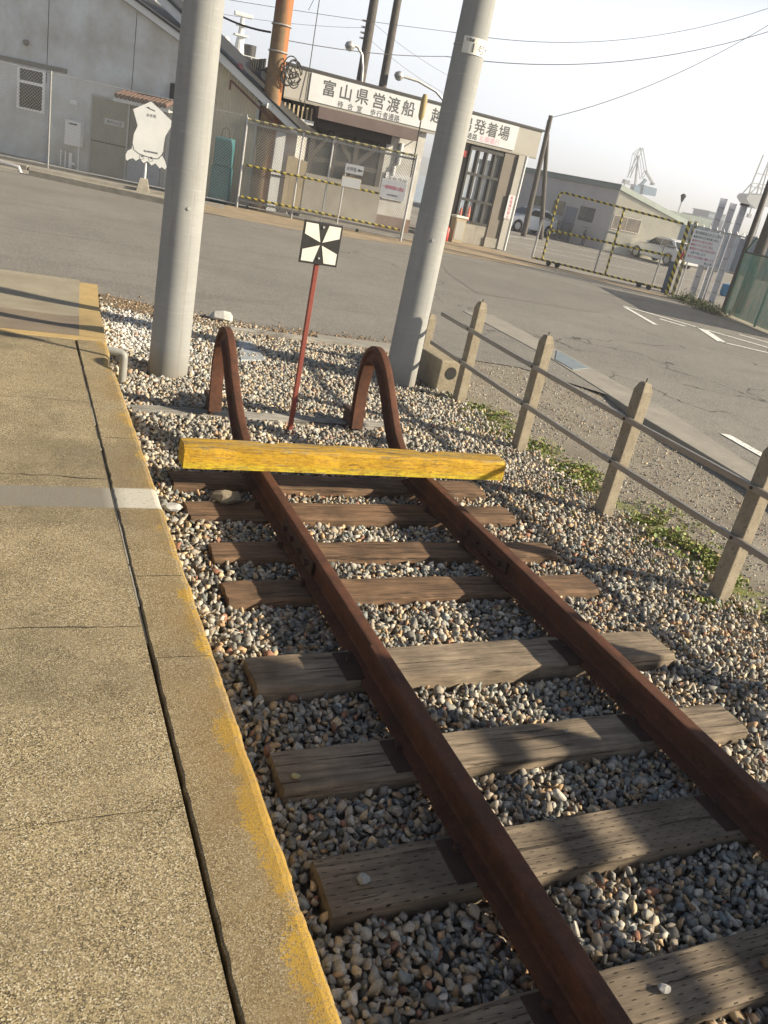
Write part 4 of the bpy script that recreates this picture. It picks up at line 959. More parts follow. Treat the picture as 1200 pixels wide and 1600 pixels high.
# kerb in front
kb = MB().prism([(-1.62,23.72), (2.15,21.95), (2.22,22.12), (-1.55,23.92)], -.05, .13); tag(kb.build('kerb', KERB, bevel=.015), 'yellowish concrete kerb along the far side of the road', 'kerb')
kb2 = MB().prism([(-12,29.3), (-1.65,25.1), (-1.6,25.25), (-12,29.6)], -.05, .10); kb2.box(.2,23.3,-.05,2.4,23.45,.10) ; tag(kb2.prism([(-1.6,25.1),(3.4,24.1),(3.4,24.25),(-1.6,25.25)],-.05,.08).build('fence_footing', CONC), 'low concrete footing under the left mesh fence', 'footing')
pw = thing('water_pipe', 'grey water pipe with a red valve lying behind the kerb end', 'pipe', (-1.75, 24.3, .12))
MB().tube([(-3.5,1.0,.06), (-.9,.25,.05), (-.35,.05,.0), (-.1,-.05,-.02), (.0,-.1,-.25)], .055, 10).build('pipe_run', GALV, pw, smooth=True); MB().tube([(-1.2,.33,.05), (-.75,.2,.04)], .08, 10).build('valve', M('red_valve', (.30,.04,.05), .5), pw, smooth=True)

# ------------------------------------------------------------------ grey rendered building (local x along wall to the right, y behind)
GAo = (-2.348, 30.178); GAa = R(-33.66)
gb = thing('grey_building', 'grey stained gable building with a white framed window and two doors', 'building', (*GAo, 0), GAa)
def gz(x): return 4.81 + (4.19-x)*.415
ww = MB(); ww.prismy([(-9,-.3), (5.72,-.3), (5.72,gz(5.72)-.1), (-4,gz(-4)-.1), (-9,gz(-4)-2.2)], 0, 2.4); ww.build('wall', WALLG, gb)
MB().prismy([(6.25,gz(6.25)-.02), (6.25,gz(6.25)-.20), (-4,gz(-4)-.20), (-4,gz(-4)-.02)], -.35, -.26).build('bargeboard', WHITEF, gb)
MB().prismy([(6.35,gz(6.35)+.05), (6.35,gz(6.35)-.015), (-4,gz(-4)-.015), (-4,gz(-4)+.05)], -.42, 2.5).build('roof', DARKM, gb)
MB().prismy([(6.0,gz(6.0)-.205), (6.0,gz(6.0)-.25), (-4,gz(-4)-.25), (-4,gz(-4)-.205)], -.25, 0).build('soffit', FASC, gb)
MB().box(-9, -.05, 2.56, 2.13, -.003, 2.68).build('ledge', CONC, gb)
for x in (1.48, 4.2): MB().box(x-.007, -.006, 2.2, x+.007, .0, gz(x)-.3).build('seam', DARKM, gb)
wf = MB(); wx0, wx1, wz0, wz1 = .56, 1.46, 1.34, 2.50
wf.box(wx0, -.06, wz0, wx0+.07, .02, wz1).box(wx1-.07, -.06, wz0, wx1, .02, wz1).box(wx0+.07, -.06, wz0, wx1-.07, .02, wz0+.06).box(wx0+.07, -.06, wz1-.05, wx1-.07, .02, wz1).box(wx0+.07, -.06, 2.06, wx1-.07, .02, 2.14)
wfo = wf.build('window', BRIGHTW, gb); MB().box(wx0+.07, -.02, wz0+.06, wx1-.07, -.004, wz1-.05).build('pane', DGLASS, wfo)
MB().lathe([(.0,-.10), (.07,-.10), (.08,0), (0,0)], 16, (.81,0,3.15), 'y').build('vent', CONC, gb, smooth=True)
wh = MB().box(2.25, -.20, .64, 2.77, -.003, 1.33).build('water_heater', BRIGHTW, gb, bevel=.01); MB().box(2.38, -.206, 1.22, 2.65, -.201, 1.26).build('grille', BLACK, wh)
for x, h_ in ((2.1,.45), (2.25,.45), (2.68,.62)): MB().tube([(x,-.1,-.1), (x,-.1,h_)], .018, 8).build('service_pipe', BRIGHTW, gb)
MB().tube([(2.42,-.1,-.1), (2.42,-.1,.42)], .05, 10).tube([(2.42,-.1,.12), (2.58,-.1,.12)], .045, 10).build('drain_stack', BRIGHTW, gb, smooth=True)
MB().box(2.28, -.03, 1.78, 2.50, -.003, 1.90).build('meter_plate', BRIGHTW, gb)
d1 = MB().box(3.02, -.04, -.14, 4.16, -.003, 2.12).build('door', M('grey_green_door', (.33,.325,.27), .7, (.28,.275,.23), 2), gb)
MB().box(2.96, -.06, -.14, 3.02, -.003, 2.18).box(4.16, -.06, -.14, 4.22, -.003, 2.18).box(3.02, -.06, 2.12, 4.16, -.003, 2.18).build('door_frame', GALV, d1)
MB().box(3.03, -.046, .90, 4.15, -.041, .93).build('door_rail', DARKM, d1)
dp = MB().box(3.44, -.052, 1.44, 4.06, -.047, 1.60).build('door_plate', SIGNW, d1); textobj('無代記念', .11, DKG, dp, 3.50, 1.475, -.053, .5, .012)
d2 = MB().box(4.28, -.05, -.14, 5.30, -.003, .92).build('hatch', M('pale_blue_door', (.42,.45,.50), .6, (.36,.38,.43), 2), gb)
MB().box(4.24, -.03, .92, 5.34, -.003, 2.1).build('door', M('greyish_door', (.27,.265,.24), .7), gb)
MB().box(5.34, -.05, -.14, 5.40, -.003, 2.1).build('door_frame', GALV, gb)
at = MB()
for k in range(12): at.tube([(4.06+k*.135, -.62, 2.26), (4.06+k*.135, -.05, 2.42)], .07, 10)
ato = at.build('tiled_canopy', TILE, gb); MB().box(3.98, -.64, 2.10, 5.7, -.58, 2.19).box(3.98, -.58, 2.12, 5.7, -.04, 2.16).build('canopy_fascia', WHITEF, ato)
MB().box(5.45, -.16, 2.35, 5.60, -.003, 2.9).build('meter_box', DARKM, gb)
# taller white building just visible behind the roof
wb2 = thing('white_upper_building', 'pale block with blue pipes seen over the grey gable roof', 'building', (4.6, 40.2, 0), R(-12))
MB().box(-3.2, 0, 0, 0, 5, 12).build('wall', WHITEF, wb2)
for k in range(5): MB().box(-2.6+k*.55, -.06, 5, -2.5+k*.55, -.003, 12).build('pipe', BLUEG, wb2)

# ------------------------------------------------------------------ squid-shaped board on a concrete foot
SQ = (1.25, 24.55)
sq = thing('squid_shaped_sign', 'white squid shaped sign board with two eyes on a concrete foot by the road', 'sign', (*SQ, 0), R(-9))
outl = [(.04,2.30), (-.50,2.02), (-.32,1.64), (-.42,1.42), (-.44,1.18), (-.46,1.06), (-.60,.98), (-.66,.86), (-.64,.74), (-.58,.70), (-.50,.76), (-.40,.80), (-.30,.74), (-.18,.82), (-.05,.72), (.08,.80), (.22,.70), (.34,.78), (.50,.66), (.56,.72), (.68,.66), (.74,.76), (.66,.92), (.54,1.05), (.55,1.3), (.57,1.50), (.62,1.60), (.80,1.90), (.40,2.12)]
outl = [(x*.80, .80+(z-.80)*.98) for x, z in outl]
brd = MB().prismy(outl, -.012, .012).build('board', WHITEF, sq)
def dline(mb, pts, w_=.020, y=-.0135):
    for a, b in zip(pts[:-1], pts[1:]): mb.beam((a[0], y, a[1]), (b[0], y, b[1]), w_, .002, (0,1,0))
dl = MB(); rim = [(x*.985, .8+(z-.8)*.985+.0) for x, z in outl[5:24]]; dline(dl, rim)
dline(dl, [(-.36,1.18), (-.31,1.02), (-.18,.95), (0,.92), (.2,.90), (.33,.92), (.42,1.04), (.45,1.12)])
for cx_ in (-.10, .14):
    for rad in (.058,):
        dline(dl, [(cx_+rad*math.cos(t), .875+rad*math.sin(t)) for t in np.linspace(0, 2*math.pi, 15)], .009)
dl.build('outline_drawing', DKG, brd)
for cx_ in (-.09, .15): MB().tube([(cx_,-.012,.90), (cx_,-.016,.90)], .022, 10).build('pupil', BLACK, brd)
ab = MB(); ab.beam((-.03,-.0135,2.10), (.15,-.0135,2.06), .025, .002, (0,1,0)); ab.add([(-.09,-.014,2.112), (-.0,-.014,2.13), (-.0,-.014,2.075)], [(0,1,2)]); ab.build('arrow', DKG, brd)
textobj('お手洗', .085, DKG, brd, -.06, 1.90, -.014, .24, .01); textobj('富山県新港管理局', .05, DKG, brd, -.06, 1.03, -.014, .36, .014)
MB().tube([(.02,.03,.30), (.02,.03,1.5)], .035, 10).build('pole', WHITEF, sq, smooth=True)
ft = MB().loft([[(-.19,-.19,-.05), (.19,-.19,-.05), (.19,.19,-.05), (-.19,.19,-.05)], [(-.10,-.10,.36), (.10,-.10,.36), (.10,.10,.36), (-.10,.10,.36)]]).build('concrete_foot', KERB, sq, bevel=.01)

# ------------------------------------------------------------------ cream corrugated shed beside it
cs = thing('corrugated_shed', 'cream corrugated shed with sloping white bargeboard left of the rusty pole', 'building', (3.2, 27.2, 0), GAa)
def cz_(x): return 4.20-.60*x
cw = MB(); n = 34; top = lambda x: min(cz_(x)-.28, 3.9)
for k in range(n):
    x0 = -1.6+k*.095; x1 = x0+.095
    cw.add([(x0,0,-.2), (x0+.05,-.03,-.2), (x1,0,-.2), (x1,0,top(x1)), (x0+.05,-.03,top(x0+.05)), (x0,0,top(x0))], [(0,1,4,5), (1,2,3,4)])
cw.build('corrugated_wall', WALLC, cs)
MB().box(-1.6, .01, -.2, 1.6, 2.2, 2.9).build('body', FASC, cs)
MB().prismy([(-1.6,cz_(-1.6)), (3.0,cz_(3.0)+.05), (3.0,cz_(3.0)-.16), (-1.6,cz_(-1.6)-.26)], -.40, -.34).build('bargeboard', WHITEF, cs)
MB().prismy([(-1.6,cz_(-1.6)+.07), (3.1,cz_(3.1)+.12), (3.1,cz_(3.1)+.06), (-1.6,cz_(-1.6)+.005)], -.45, 2.2).build('roof', DARKM, cs)
MB().prismy([(1.6,.0), (2.8,.0), (2.8,2.3), (1.6,3.0)], .4, 2.2).build('annex_wall', REND, cs)
ep = MB().lathe([(.0,0), (.10,0), (.10,.22), (.06,.26), (.0,.27)], 12, (1.02,-.3,3.52)).build('red_insulator', M('red_cap', (.34,.12,.12), .5), cs)
MB().tube([(.85,-.42,3.30), (1.6,-.42,2.86), (2.5,-.42,2.36)], .03, 8).tube([(.85,-.42,3.30), (.85,-.42,3.05)], .03, 8).build('gutter', M('brown_gutter', (.16,.06,.05), .5), cs)
MB().box(1.62, -.1, -.2, 1.70, .0, 2.9).build('corner_post', GALV, cs)
tc = thing('tarpaulin_stack', 'tall stack under teal sheeting behind the mesh fence', 'covered stack', (3.62, 25.95, 0), R(-25))
MB().box(-.28, -.22, 0, .28, .25, 1.0).build('lower_cover', TEAL, tc, bevel=.05); MB().box(-.25, -.2, 1.0, .26, .23, 1.78).build('upper_cover', TEAL, tc, bevel=.06)
MB().tube([(-.1,-.1,1.78), (-.08,-.1,1.98), (.02,-.1,2.05), (.12,-.1,1.98), (.14,-.1,1.78)], .012, 6).build('hose', BLACK, tc)

# ------------------------------------------------------------------ rusty pole with cable tangle
rpz = thing('rusty_pole', 'thick rust streaked pole with a tangle of black cable behind the mesh gate', 'utility pole', (4.83, 25.95, 0))
MB().tube([(0,0,-.1), (0,0,3.5), (0,0,9)], [.27,.255,.235], 24).build('shaft', ORUST, rpz, smooth=True)
for z in (2.85, 4.28, 4.95): MB().tube([(.275*math.cos(t), .275*math.sin(t), z) for t in np.linspace(0, 2*math.pi, 25)], .02 if z != 2.85 else .03, 6, False).build('band', GALV, rpz)
MB().box(-.20, -.29, 2.78, .16, -.262, 2.92).build('number_plate', WHITEF, rpz)
for k in range(9):
    cxk, czk, rk = random.uniform(.2,.5), 3.85+random.uniform(-.25,.2), random.uniform(.15,.38)
    MB().tube([(cxk+rk*.75*math.cos(t), -.33-random.uniform(0,.03), czk+rk*math.sin(t)) for t in np.linspace(0, 2*math.pi*.95, 18)], .018, 5).build('cable_loop', WIRE, rpz)
wpil = thing('white_pillar', 'flat white pillar standing right of the rusty pole', 'pillar', (5.02, 25.6, 0)); MB().box(-.02, 0, 0, .27, .12, 2.24).build('column', SIGNW, wpil); MB().tube([(-.04,-.03,1.05), (.42,-.03,1.05)], .02, 8).build('crossbar', DARKM, wpil)
bp = thing('board_stack', 'upright beige boards leaning behind the mesh gate', 'boards', (5.55, 26.0, 0), R(-8))
for k in range(4): MB().box(k*.155, 0, .12, k*.155+.148, .03, 1.66-.02*k).build('board', BOARD, bp)
lw = MB().box(6.15, 25.9, -.05, 8.7, 26.05, 1.28); tag(lw.build('low_wall', CONC), 'low grey wall behind the right half of the mesh gate', 'wall')
pup = MB().tube([(5.38,26.1,0), (5.38,26.1,2.05)], .05, 10); tag(pup.build('vent_pipe', M('lilac_pipe', (.28,.26,.40), .5), smooth=True), 'lilac grey upright pipe left of the beige boards', 'pipe')

# ------------------------------------------------------------------ masts and lamps behind
def mast(name, label, x, y, h, r, group='dark poles behind the waiting room'):
    t = thing(name, label, 'utility pole', (x, y, 0), 0, group); MB().tube([(0,0,-.2), (0,0,h)], [r, r*.75], 12).build('shaft', DPOLE, t, smooth=True); return t
m1 = mast('utility_pole', 'left dark pole with insulators rising behind the waiting room roof', 9.62, 32, 13, .19)
for z in (5.95, 6.12, 6.30, 6.50): MB().tube([(-.32,0,z), (-.17,0,z)], .035, 8).build('insulator', GALV, m1)
mast('utility_pole', 'right dark pole without lamp rising behind the waiting room roof', 10.58, 32.2, 13, .17)
def lamp(label, loc, pts, head):
    t = thing('street_lamp', label, 'street lamp', loc, 0, 'curved arm street lamps behind the waiting room')
    MB().tube(pts, .05, 8).build('arm', GALV, t, smooth=True)
    MB().lathe([(.0,-.05), (.15,-.06), (.19,.02), (.15,.13), (.0,.20)], 14, head).build('lamp_head', GALV, t, smooth=True)
    MB().lathe([(.0,-.15), (.10,-.12), (.15,-.062), (.0,-.0605)], 14, head).build('lens', WHITEP, t, smooth=True)
lamp('left street lamp fixed to the dark pole with insulators', (9.62, 31.8, 0), [(0,0,4.2), (-.08,0,5.0), (-.2,0,5.42), (-.4,0,5.62), (-.62,0,5.64)], (-.70,0,5.55))
lamp('right street lamp with a long arm reaching left over the sign fascia', (13.6, 31.8, 0), [(0,0,0), (0,0,3.9), (-.35,0,4.5), (-1.0,0,4.88), (-1.8,0,5.06), (-2.45,0,5.08)], (-2.6,0,5.04))
# twin-legged pole
ap = thing('braced_pole', 'twin legged dark pole standing in the car park behind the silver hatchback', 'utility pole', (22.55, 39.3, 0))
MB().tube([(.17,0,-.1), (0,0,5.85)], [.16,.11], 12).build('leg', DPOLE, ap, smooth=True); MB().tube([(1.5,.3,-.1), (.10,.05,5.0)], [.14,.10], 12).build('leg', DPOLE, ap, smooth=True)
MB().tube([(-.2,-.1,5.6), (-.05,-.1,2.2)], .012, 5).build('guy_wire', WIRE, ap)

# ------------------------------------------------------------------ wires
def wire(label, a, b, sag, r=.012):
    r = r*.68; a, b = Vector(a), Vector(b); pts_ = []
    for k in range(25):
        t = k/24; p = a.lerp(b, t); p.z -= 4*sag*t*(1-t); pts_.append(p)
    tag(MB().tube(pts_, r, 6).build('overhead_wire', WIRE), label, 'wire', 'overhead wires')
wire('thick drooping cable running left from the rusty pole', (4.55, 26, 4.72), (2.2, 30, 5.9), .28, .045)
wire('upper thin wire crossing above the waiting room', (2.5, 30, 5.55), (11.9, 30, 6.64), .05)
wire('upper wire rising to the right edge across the sky', (11.9, 30, 6.64), (25.9, 30, 10.9), .75, .016)
wire('lower wire crossing above the waiting room', (4.9, 26, 4.62), (11.9, 30, 5.87), .12, .018)
wire('lower heavier wire rising to the right edge across the sky', (11.9, 30, 5.87), (26.2, 30, 10.1), .68, .022)
wire('thin wire running right from the twin legged pole', (22.55, 39.3, 5.75), (34.5, 39.3, 12.8), .55, .024)
wire('faint wire fanning down from the insulator pole', (9.75, 32, 5.95), (13.6, 32, 4.8), .12, .008)
wire('faint wire fanning out to the right pole top', (9.75, 32, 6.5), (14.2, 32, 5.35), .15, .008)
wire('faint topmost wire at the upper left sky', (3.0, 30, 5.2), (9.5, 32, 6.3), .12, .010)
wire('hanging vertical cable in front of the left fascia end', (6.12, 27.0, 6.3), (6.05, 26.75, 2.2), -.02, .02)
wire('thin hanging cable rising from the fascia corner', (5.75, 26.7, 5.6), (6.6, 26.7, 8.2), .1, .012)

# ------------------------------------------------------------------ ferry superstructure
fy = thing('ferry', 'white ferry bridge deck with radar mast and dark funnel rising behind the sheds', 'ship', (8.5, 62, 0))
MB().prism([(-9,-1.5), (6,-1.5), (7.5,2), (6,5.5), (-9,5.5)], -1.5, 3.2).build('hull', WHITEF, fy)
MB().box(-2.2, 0, 3.203, 5.0, 4, 5.6).build('bridge', WHITEF, fy); MB().box(-2.8, -.4, 5.603, 5.6, 4.4, 6.15).build('bridge_roof', WHITEF, fy)
MB().box(-1.8, -.03, 4.3, 4.6, -.003, 5.1).build('window_band', DGLASS, fy)
rl_ = MB()
for z in (6.45, 6.75): rl_.tube([(-2.7,-.3,z), (5.5,-.3,z)], .03, 6)
for k in range(12): rl_.tube([(-2.7+k*.74,-.3,6.15), (-2.7+k*.74,-.3,6.75)], .03, 6)
rl_.build('deck_railing', WHITEF, fy)
MB().tube([(3.35,1,6.15), (3.35,1,9.0)], [.30,.14], 10).tube([(2.95,1,6.15), (3.2,1,7.9)], .09, 8).tube([(3.75,1,6.15), (3.5,1,7.9)], .09, 8).box(2.9,.6,7.9,3.8,1.4,8.0).box(3.0,.7,8.5,3.7,1.3,8.6).build('mast', WHITEF, fy)
MB().box(2.75, .8, 9.05, 4.0, 1.1, 9.30).build('radar_scanner', WHITEF, fy, bevel=.05)
MB().tube([(4.15,1.2,6.15), (4.1,1.2,7.55)], [.38,.46], 14).build('funnel', DARKM, fy, smooth=True)
MB().tube([(2.2,.2,6.15), (2.2,.2,7.3)], .05, 8).lathe([(.0,-.2), (.22,-.16), (.24,.1), (0,.16)], 12, (2.25,.2,7.4), 'y').build('searchlight', WHITEF, fy)
MB().tube([(1.1,.2,6.15), (1.15,.2,9.2)], .025, 6).build('aerial', WHITEF, fy)

# ------------------------------------------------------------------ rolling gate (right)
RA = math.atan2(21.32-24.25, 17.05-14.2)
rg = thing('rolling_gate', 'open rolling gate of yellow and black striped tubes with mesh in its frame', 'gate', (14.2, 24.25, 0), RA)
fr = MB().tube([(.0,0,.12), (.0,0,2.18), (.05,0,2.27), (.13,0,2.30), (4.05,0,2.14)], .033, 10).build('frame_tube', YB, rg, smooth=True)
for (a, b, m_) in (((2.16,0,.13), (2.16,0,2.2), YB), ((.05,-.02,1.10), (4.02,-.02,1.14), YB), ((-.35,0,.13), (4.05,0,.13), YB)): MB().tube([a, b], .034, 10).build('hazard_tube', m_, rg, smooth=True)
MB().tube([(-.35,0,.13), (-.34,0,1.32), (-.28,0,1.40), (.0,0,1.38)], .036, 10).build('end_stub', GALV, rg, smooth=True)
for x in (1.78, 3.70): MB().tube([(x,.08,.15), (x,.08,1.36), (x+.08,.08,1.44), (x+.36,.08,1.42)], .032, 10).build('inner_post', GALV, rg, smooth=True)
chainlink(MB(), .04, 4.03, .2, 2.18, .066, .0026).build('mesh', CWIRE, rg)
for x in (.25, .55, 3.3, 3.62): MB().lathe([(.0,-.035), (.085,-.035), (.085,.035), (.0,.035)], 14, (x,0,.075), 'y').build('wheel', BLACK, rg)
gp_ = thing('gate_post', 'pair of striped latch posts with red and white reflectors at the rolling gate end', 'post', (17.13, 21.22, 0), RA)
MB().box(-.06, -.05, -.05, .05, .06, 2.25).build('striped_column', YB, gp_); MB().box(.13, -.05, -.05, .24, .06, 2.28).build('striped_column', YBF, gp_); MB().box(-.20,.06,0,-.02,.1,1.0).build('stop_plate', BLUEG, gp_)
MB().box(.055, -.06, 1.1, .125, -.01, 1.3).build('red_reflector', M('red_reflector', (.5,.05,.03), .4), gp_)
for z in (.8, 1.42, 1.62): MB().box(.055, -.06, z, .125, -.01, z+.1).build('white_reflector', WHITEF, gp_)

# ------------------------------------------------------------------ sign board, channel columns
sb = thing('warning_sign', 'large white notice board with black and red rules wired to the mesh fence', 'sign', (16.98, 20.74, 0), RA*.93)
sbb = MB().box(-.02, -.02, 1.09, .86, 0, 2.08).build('board', BRIGHTW, sb)
for k, (s, mt, x, wd) in enumerate([('港内関係者以外立入禁止', DKG, .03, .80), ('●関係者以外車両乗入禁止', DKG, .02, .76), ('●港内での釣りは禁止', REDL, .02, .62), ('●港内でのごみ捨て禁止', REDL, .02, .66), ('●港内での花火遊泳は固く', REDL, .02, .79), ('お断り致します', DKG, .08, .46), ('違反する方は警察に通報します', REDL, .03, .78), ('富山県', DKG, .56, .24)]):
    textobj(s, .10 if k == 0 else .08, mt, sbb, x, 1.945-k*.116, -.022, wd, .014)
MB().tube([(-.2,.05,2.16), (2.9,.05,2.10)], .02, 6).tube([(0.1,.05,0), (.1,.05,2.14)], .025, 8).tube([(.85,.05,0), (.85,.05,2.14)], .025, 8).build('fence_frame', GALV, sb)
br = MB()
for k in range(14): br.tube([(-.1+k*.2,.05,2.12), (-.0+k*.2,.05,2.24), (.08+k*.2,.05,2.10)], .009, 4)
br.build('barbed_wire', GALV, sb)
for i, (x, y, h, lab) in enumerate([(18.48,21.55,3.12,'leftmost tall pale channel column with rungs, paired cream and blue faces'), (18.60,21.22,3.03,'middle tall pale channel column with rungs'), (18.86,21.02,3.02,'rightmost tall pale channel column with a dark cap')]):
    t = thing('channel_column', lab, 'column', (x, y, 0), R(-38), 'tall pale columns at the lot corner')
    MB().box(-.10, -.10, -.1, -.085, .10, h).box(.085, -.10, -.1, .10, .10, h).box(-.085, .07, -.1, .085, .085, h).build('channel', LAV, t)
    for k in range(8): MB().box(-.085, -.08, .3+k*.36, .085, -.06, .335+k*.36).build('rung', GALV, t)
    if i == 2: MB().box(-.13, -.13, h, .13, .13, h+.06).build('cap', DARKM, t)

# ------------------------------------------------------------------ green screened fence + poles on the right
gfz = thing('green_screen_fence', 'stained green sheeting on a post fence at the right edge', 'fence', (16.82, 18.35, 0), math.atan2(-2.69,-1.04))
nseg = 40; mb = MB(); V_ = []
for k in range(nseg+1):
    s = 4.2*k/nseg; V_ += [(s, .02*math.sin(s*5), .05), (s, .015*math.sin(s*6+1), .9), (s, .0, 1.72)]
F_ = [(3*k+j, 3*k+3+j, 3*k+4+j, 3*k+1+j) for k in range(nseg) for j in (0, 1)]
mb.add(V_, F_).build('sheeting', GMESH, gfz, smooth=True)
for s in (0, 2.0, 4.0): MB().tube([(s,.04,-.1), (s,.04,1.80), (s,.18,2.15)], .035, 8).build('post', M('dark_green_paint', (.03,.08,.06), .5), gfz, smooth=True)
MB().tube([(0,.04,1.75), (4.2,.04,1.75)], .025, 8).build('top_rail', DARKM, gfz)
mast('utility_pole', 'slim dark pole rising at the right edge above the green screen', 17.47, 19.0, 7.5, .085, 'dark poles at the right edge')
mast('utility_pole', 'thick dark pole at the right edge behind the green screen', 18.25, 19.2, 6.5, .18, 'dark poles at the right edge')
def bush(name, label, cells, hgt, n, cols, grp=None):
    V = []; F = []; C = []
    for _ in range(n):
        a, b, t = random.choice(cells); s = random.random(); x = a[0]+(b[0]-a[0])*s+random.gauss(0,t); y = a[1]+(b[1]-a[1])*s+random.gauss(0,t); z = hgt*random.random()**1.6*max(.2, .6+.8*mnoise.noise((x*2, y*2, 1)))
        L = random.uniform(.03, .07); az = random.uniform(0, 6.28); el = random.uniform(-.2, 1.3); d = Vector((math.cos(az)*math.cos(el), math.sin(az)*math.cos(el), math.sin(el))); sd = Vector((-math.sin(az), math.cos(az), 0))*L*.3
        p = Vector((x, y, z)); b0 = len(V); V += [p, p+d*L*.5+sd, p+d*L, p+d*L*.5-sd]; F.append((b0,b0+1,b0+2,b0+3)); c = random.choice(cols); g = random.uniform(.7,1.2); C += [(c[0]*g,c[1]*g,c[2]*g,1)]*4
    me = bpy.data.meshes.new(name); me.from_pydata([tuple(v) for v in V], [], F); a = me.color_attributes.new('tint', 'FLOAT_COLOR', 'POINT'); a.data.foreach_set('color', np.array(C, np.float32).ravel())
    me.materials.append(LEAF); o = bpy.data.objects.new(name, me); COL.objects.link(o); tag(o, label, 'weeds', kind='stuff')
bush('roadside_weeds', 'strip of weeds below the white columns', [((16.9,20.6), (16.0,17.6), .16), ((17.9,21.3), (16.3,18.0), .15)], .28, 3500, [(.10,.13,.045), (.15,.14,.06), (.07,.10,.04)])
struct(sheet('weed_bank', [[(16.4,20.6), (17.6,21.4), (17.2,18.6), (16.6,16.2), (15.6,13.2), (14.9,13.4), (15.8,16.6)]], -.004, DIRT))
bb_ = MB().lathe([(0,0), (.2,0), (.24,.1), (.22,.42), (0,.45)], 14).build('blue_barrel', M('blue_plastic', (.05,.22,.42), .5), smooth=True); bb_.location = (22.9, 24.5, 0); tag(bb_, 'small blue drum on the lot just left of the green screen', 'drum')

# ------------------------------------------------------------------ white site building
wbb = thing('site_office', 'low site office with a grey front, ribbed cream gable and grey green roof edge', 'building', (28.55, 40.1, 0), R(11))
top0, top2, Lg, Ld = 3.36, 2.36, 6.2, 12.5          # local x along the gable, y away along the front
b_ = MB(); b_.prismy([(0,-.1), (Lg,-.1), (Lg,top2), (0,top0)], 0, Ld); b_.build('wall', M('lilac_grey_wall', (.44,.43,.44), .7, (.39,.38,.39), 1), wbb)
rw = MB(); nr = 62
for k in range(nr):
    a0, a1 = Lg*k/nr, Lg*(k+1)/nr; am = (a0+a1)/2; h = lambda a: top0+(top2-top0)*a/Lg
    rw.add([(a0,-.004,-.1), (am,-.05,-.1), (a1,-.004,-.1), (a1,-.004,h(a1)), (am,-.05,h(am)), (a0,-.004,h(a0))], [(0,1,4,5), (1,2,3,4)])
rw.build('ribbed_gable', M('ribbed_cream', (.68,.66,.58), .6, (.60,.58,.51), 1), wbb)
re = MB(); re.beam((-.1,-.1,top0+.02), (-.1,Ld,top0+.02), .14, .22); re.beam((-.17,-.14,top0+.03), (Lg+.3,-.14,top2-.02), .16, .22); re.build('roof_edge', ROOFG, wbb)
MB().prismy([(-.17,top0+.14), (Lg+.3,top2+.09), (Lg+.3,top2+.15), (-.17,top0+.20)], -.22, Ld).build('roof', ROOFG, wbb)
wg = MB().box(.08,-.09,1.22,2.50,-.055,1.27).box(.08,-.09,1.95,2.50,-.055,2.0).box(.08,-.09,1.27,.13,-.055,1.95).box(2.45,-.09,1.27,2.50,-.055,1.95).box(1.24,-.09,1.27,1.29,-.055,1.95).build('window', ALU, wbb)
for x0_, x1_ in ((.13,1.24), (1.29,2.45)): MB().box(x0_,-.075,1.27,x1_,-.06,1.95).build('pane', M('tan_curtained_pane', (.12,.09,.06), .4, (.05,.045,.04), 1.5, .4, .6), wg)
for (y0_, y1_, z0_, z1_, nm) in ((1.3,2.45,1.30,2.06,'window'), (2.65,3.6,.0,1.90,'door'), (3.75,4.7,1.30,2.08,'window'), (5.8,6.6,1.55,2.1,'window')):
    MB().box(-.04,y0_,z0_,-.003,y1_,z1_).build(nm, M('bluish_door', (.16,.19,.25), .5) if nm == 'door' else DGLASS, wbb)
# bicycles are implied by dark bins along the front
for i, (x, y) in enumerate(((27.35,43.3), (27.6,42.3), (27.95,41.3))):
    t = thing('bicycle', ['leftmost', 'middle', 'rightmost'][i]+' dark bicycle leaning at the office front, seen through the gate', 'bicycle', (x, y, 0), R(62), 'bicycles by the office')
    for xx in (-.5, .5): MB().tube([(xx+.32*math.cos(a), 0, .33+.32*math.sin(a)) for a in np.linspace(0, 2*math.pi, 19)], .022, 6, False).build('wheel', TYRE, t)
    MB().tube([(-.5,0,.33), (-.15,0,.75), (.38,0,.78), (.5,0,.33)], .02, 6).tube([(-.15,0,.8), (0,0,.33), (.38,0,.78)], .02, 6).tube([(.36,-.2,.98), (.40,.2,.98)], .015, 6).build('frame', BLACK, t)
    MB().box(-.28,-.06,.82,-.04,.06,.88).build('saddle', BLACK, t)

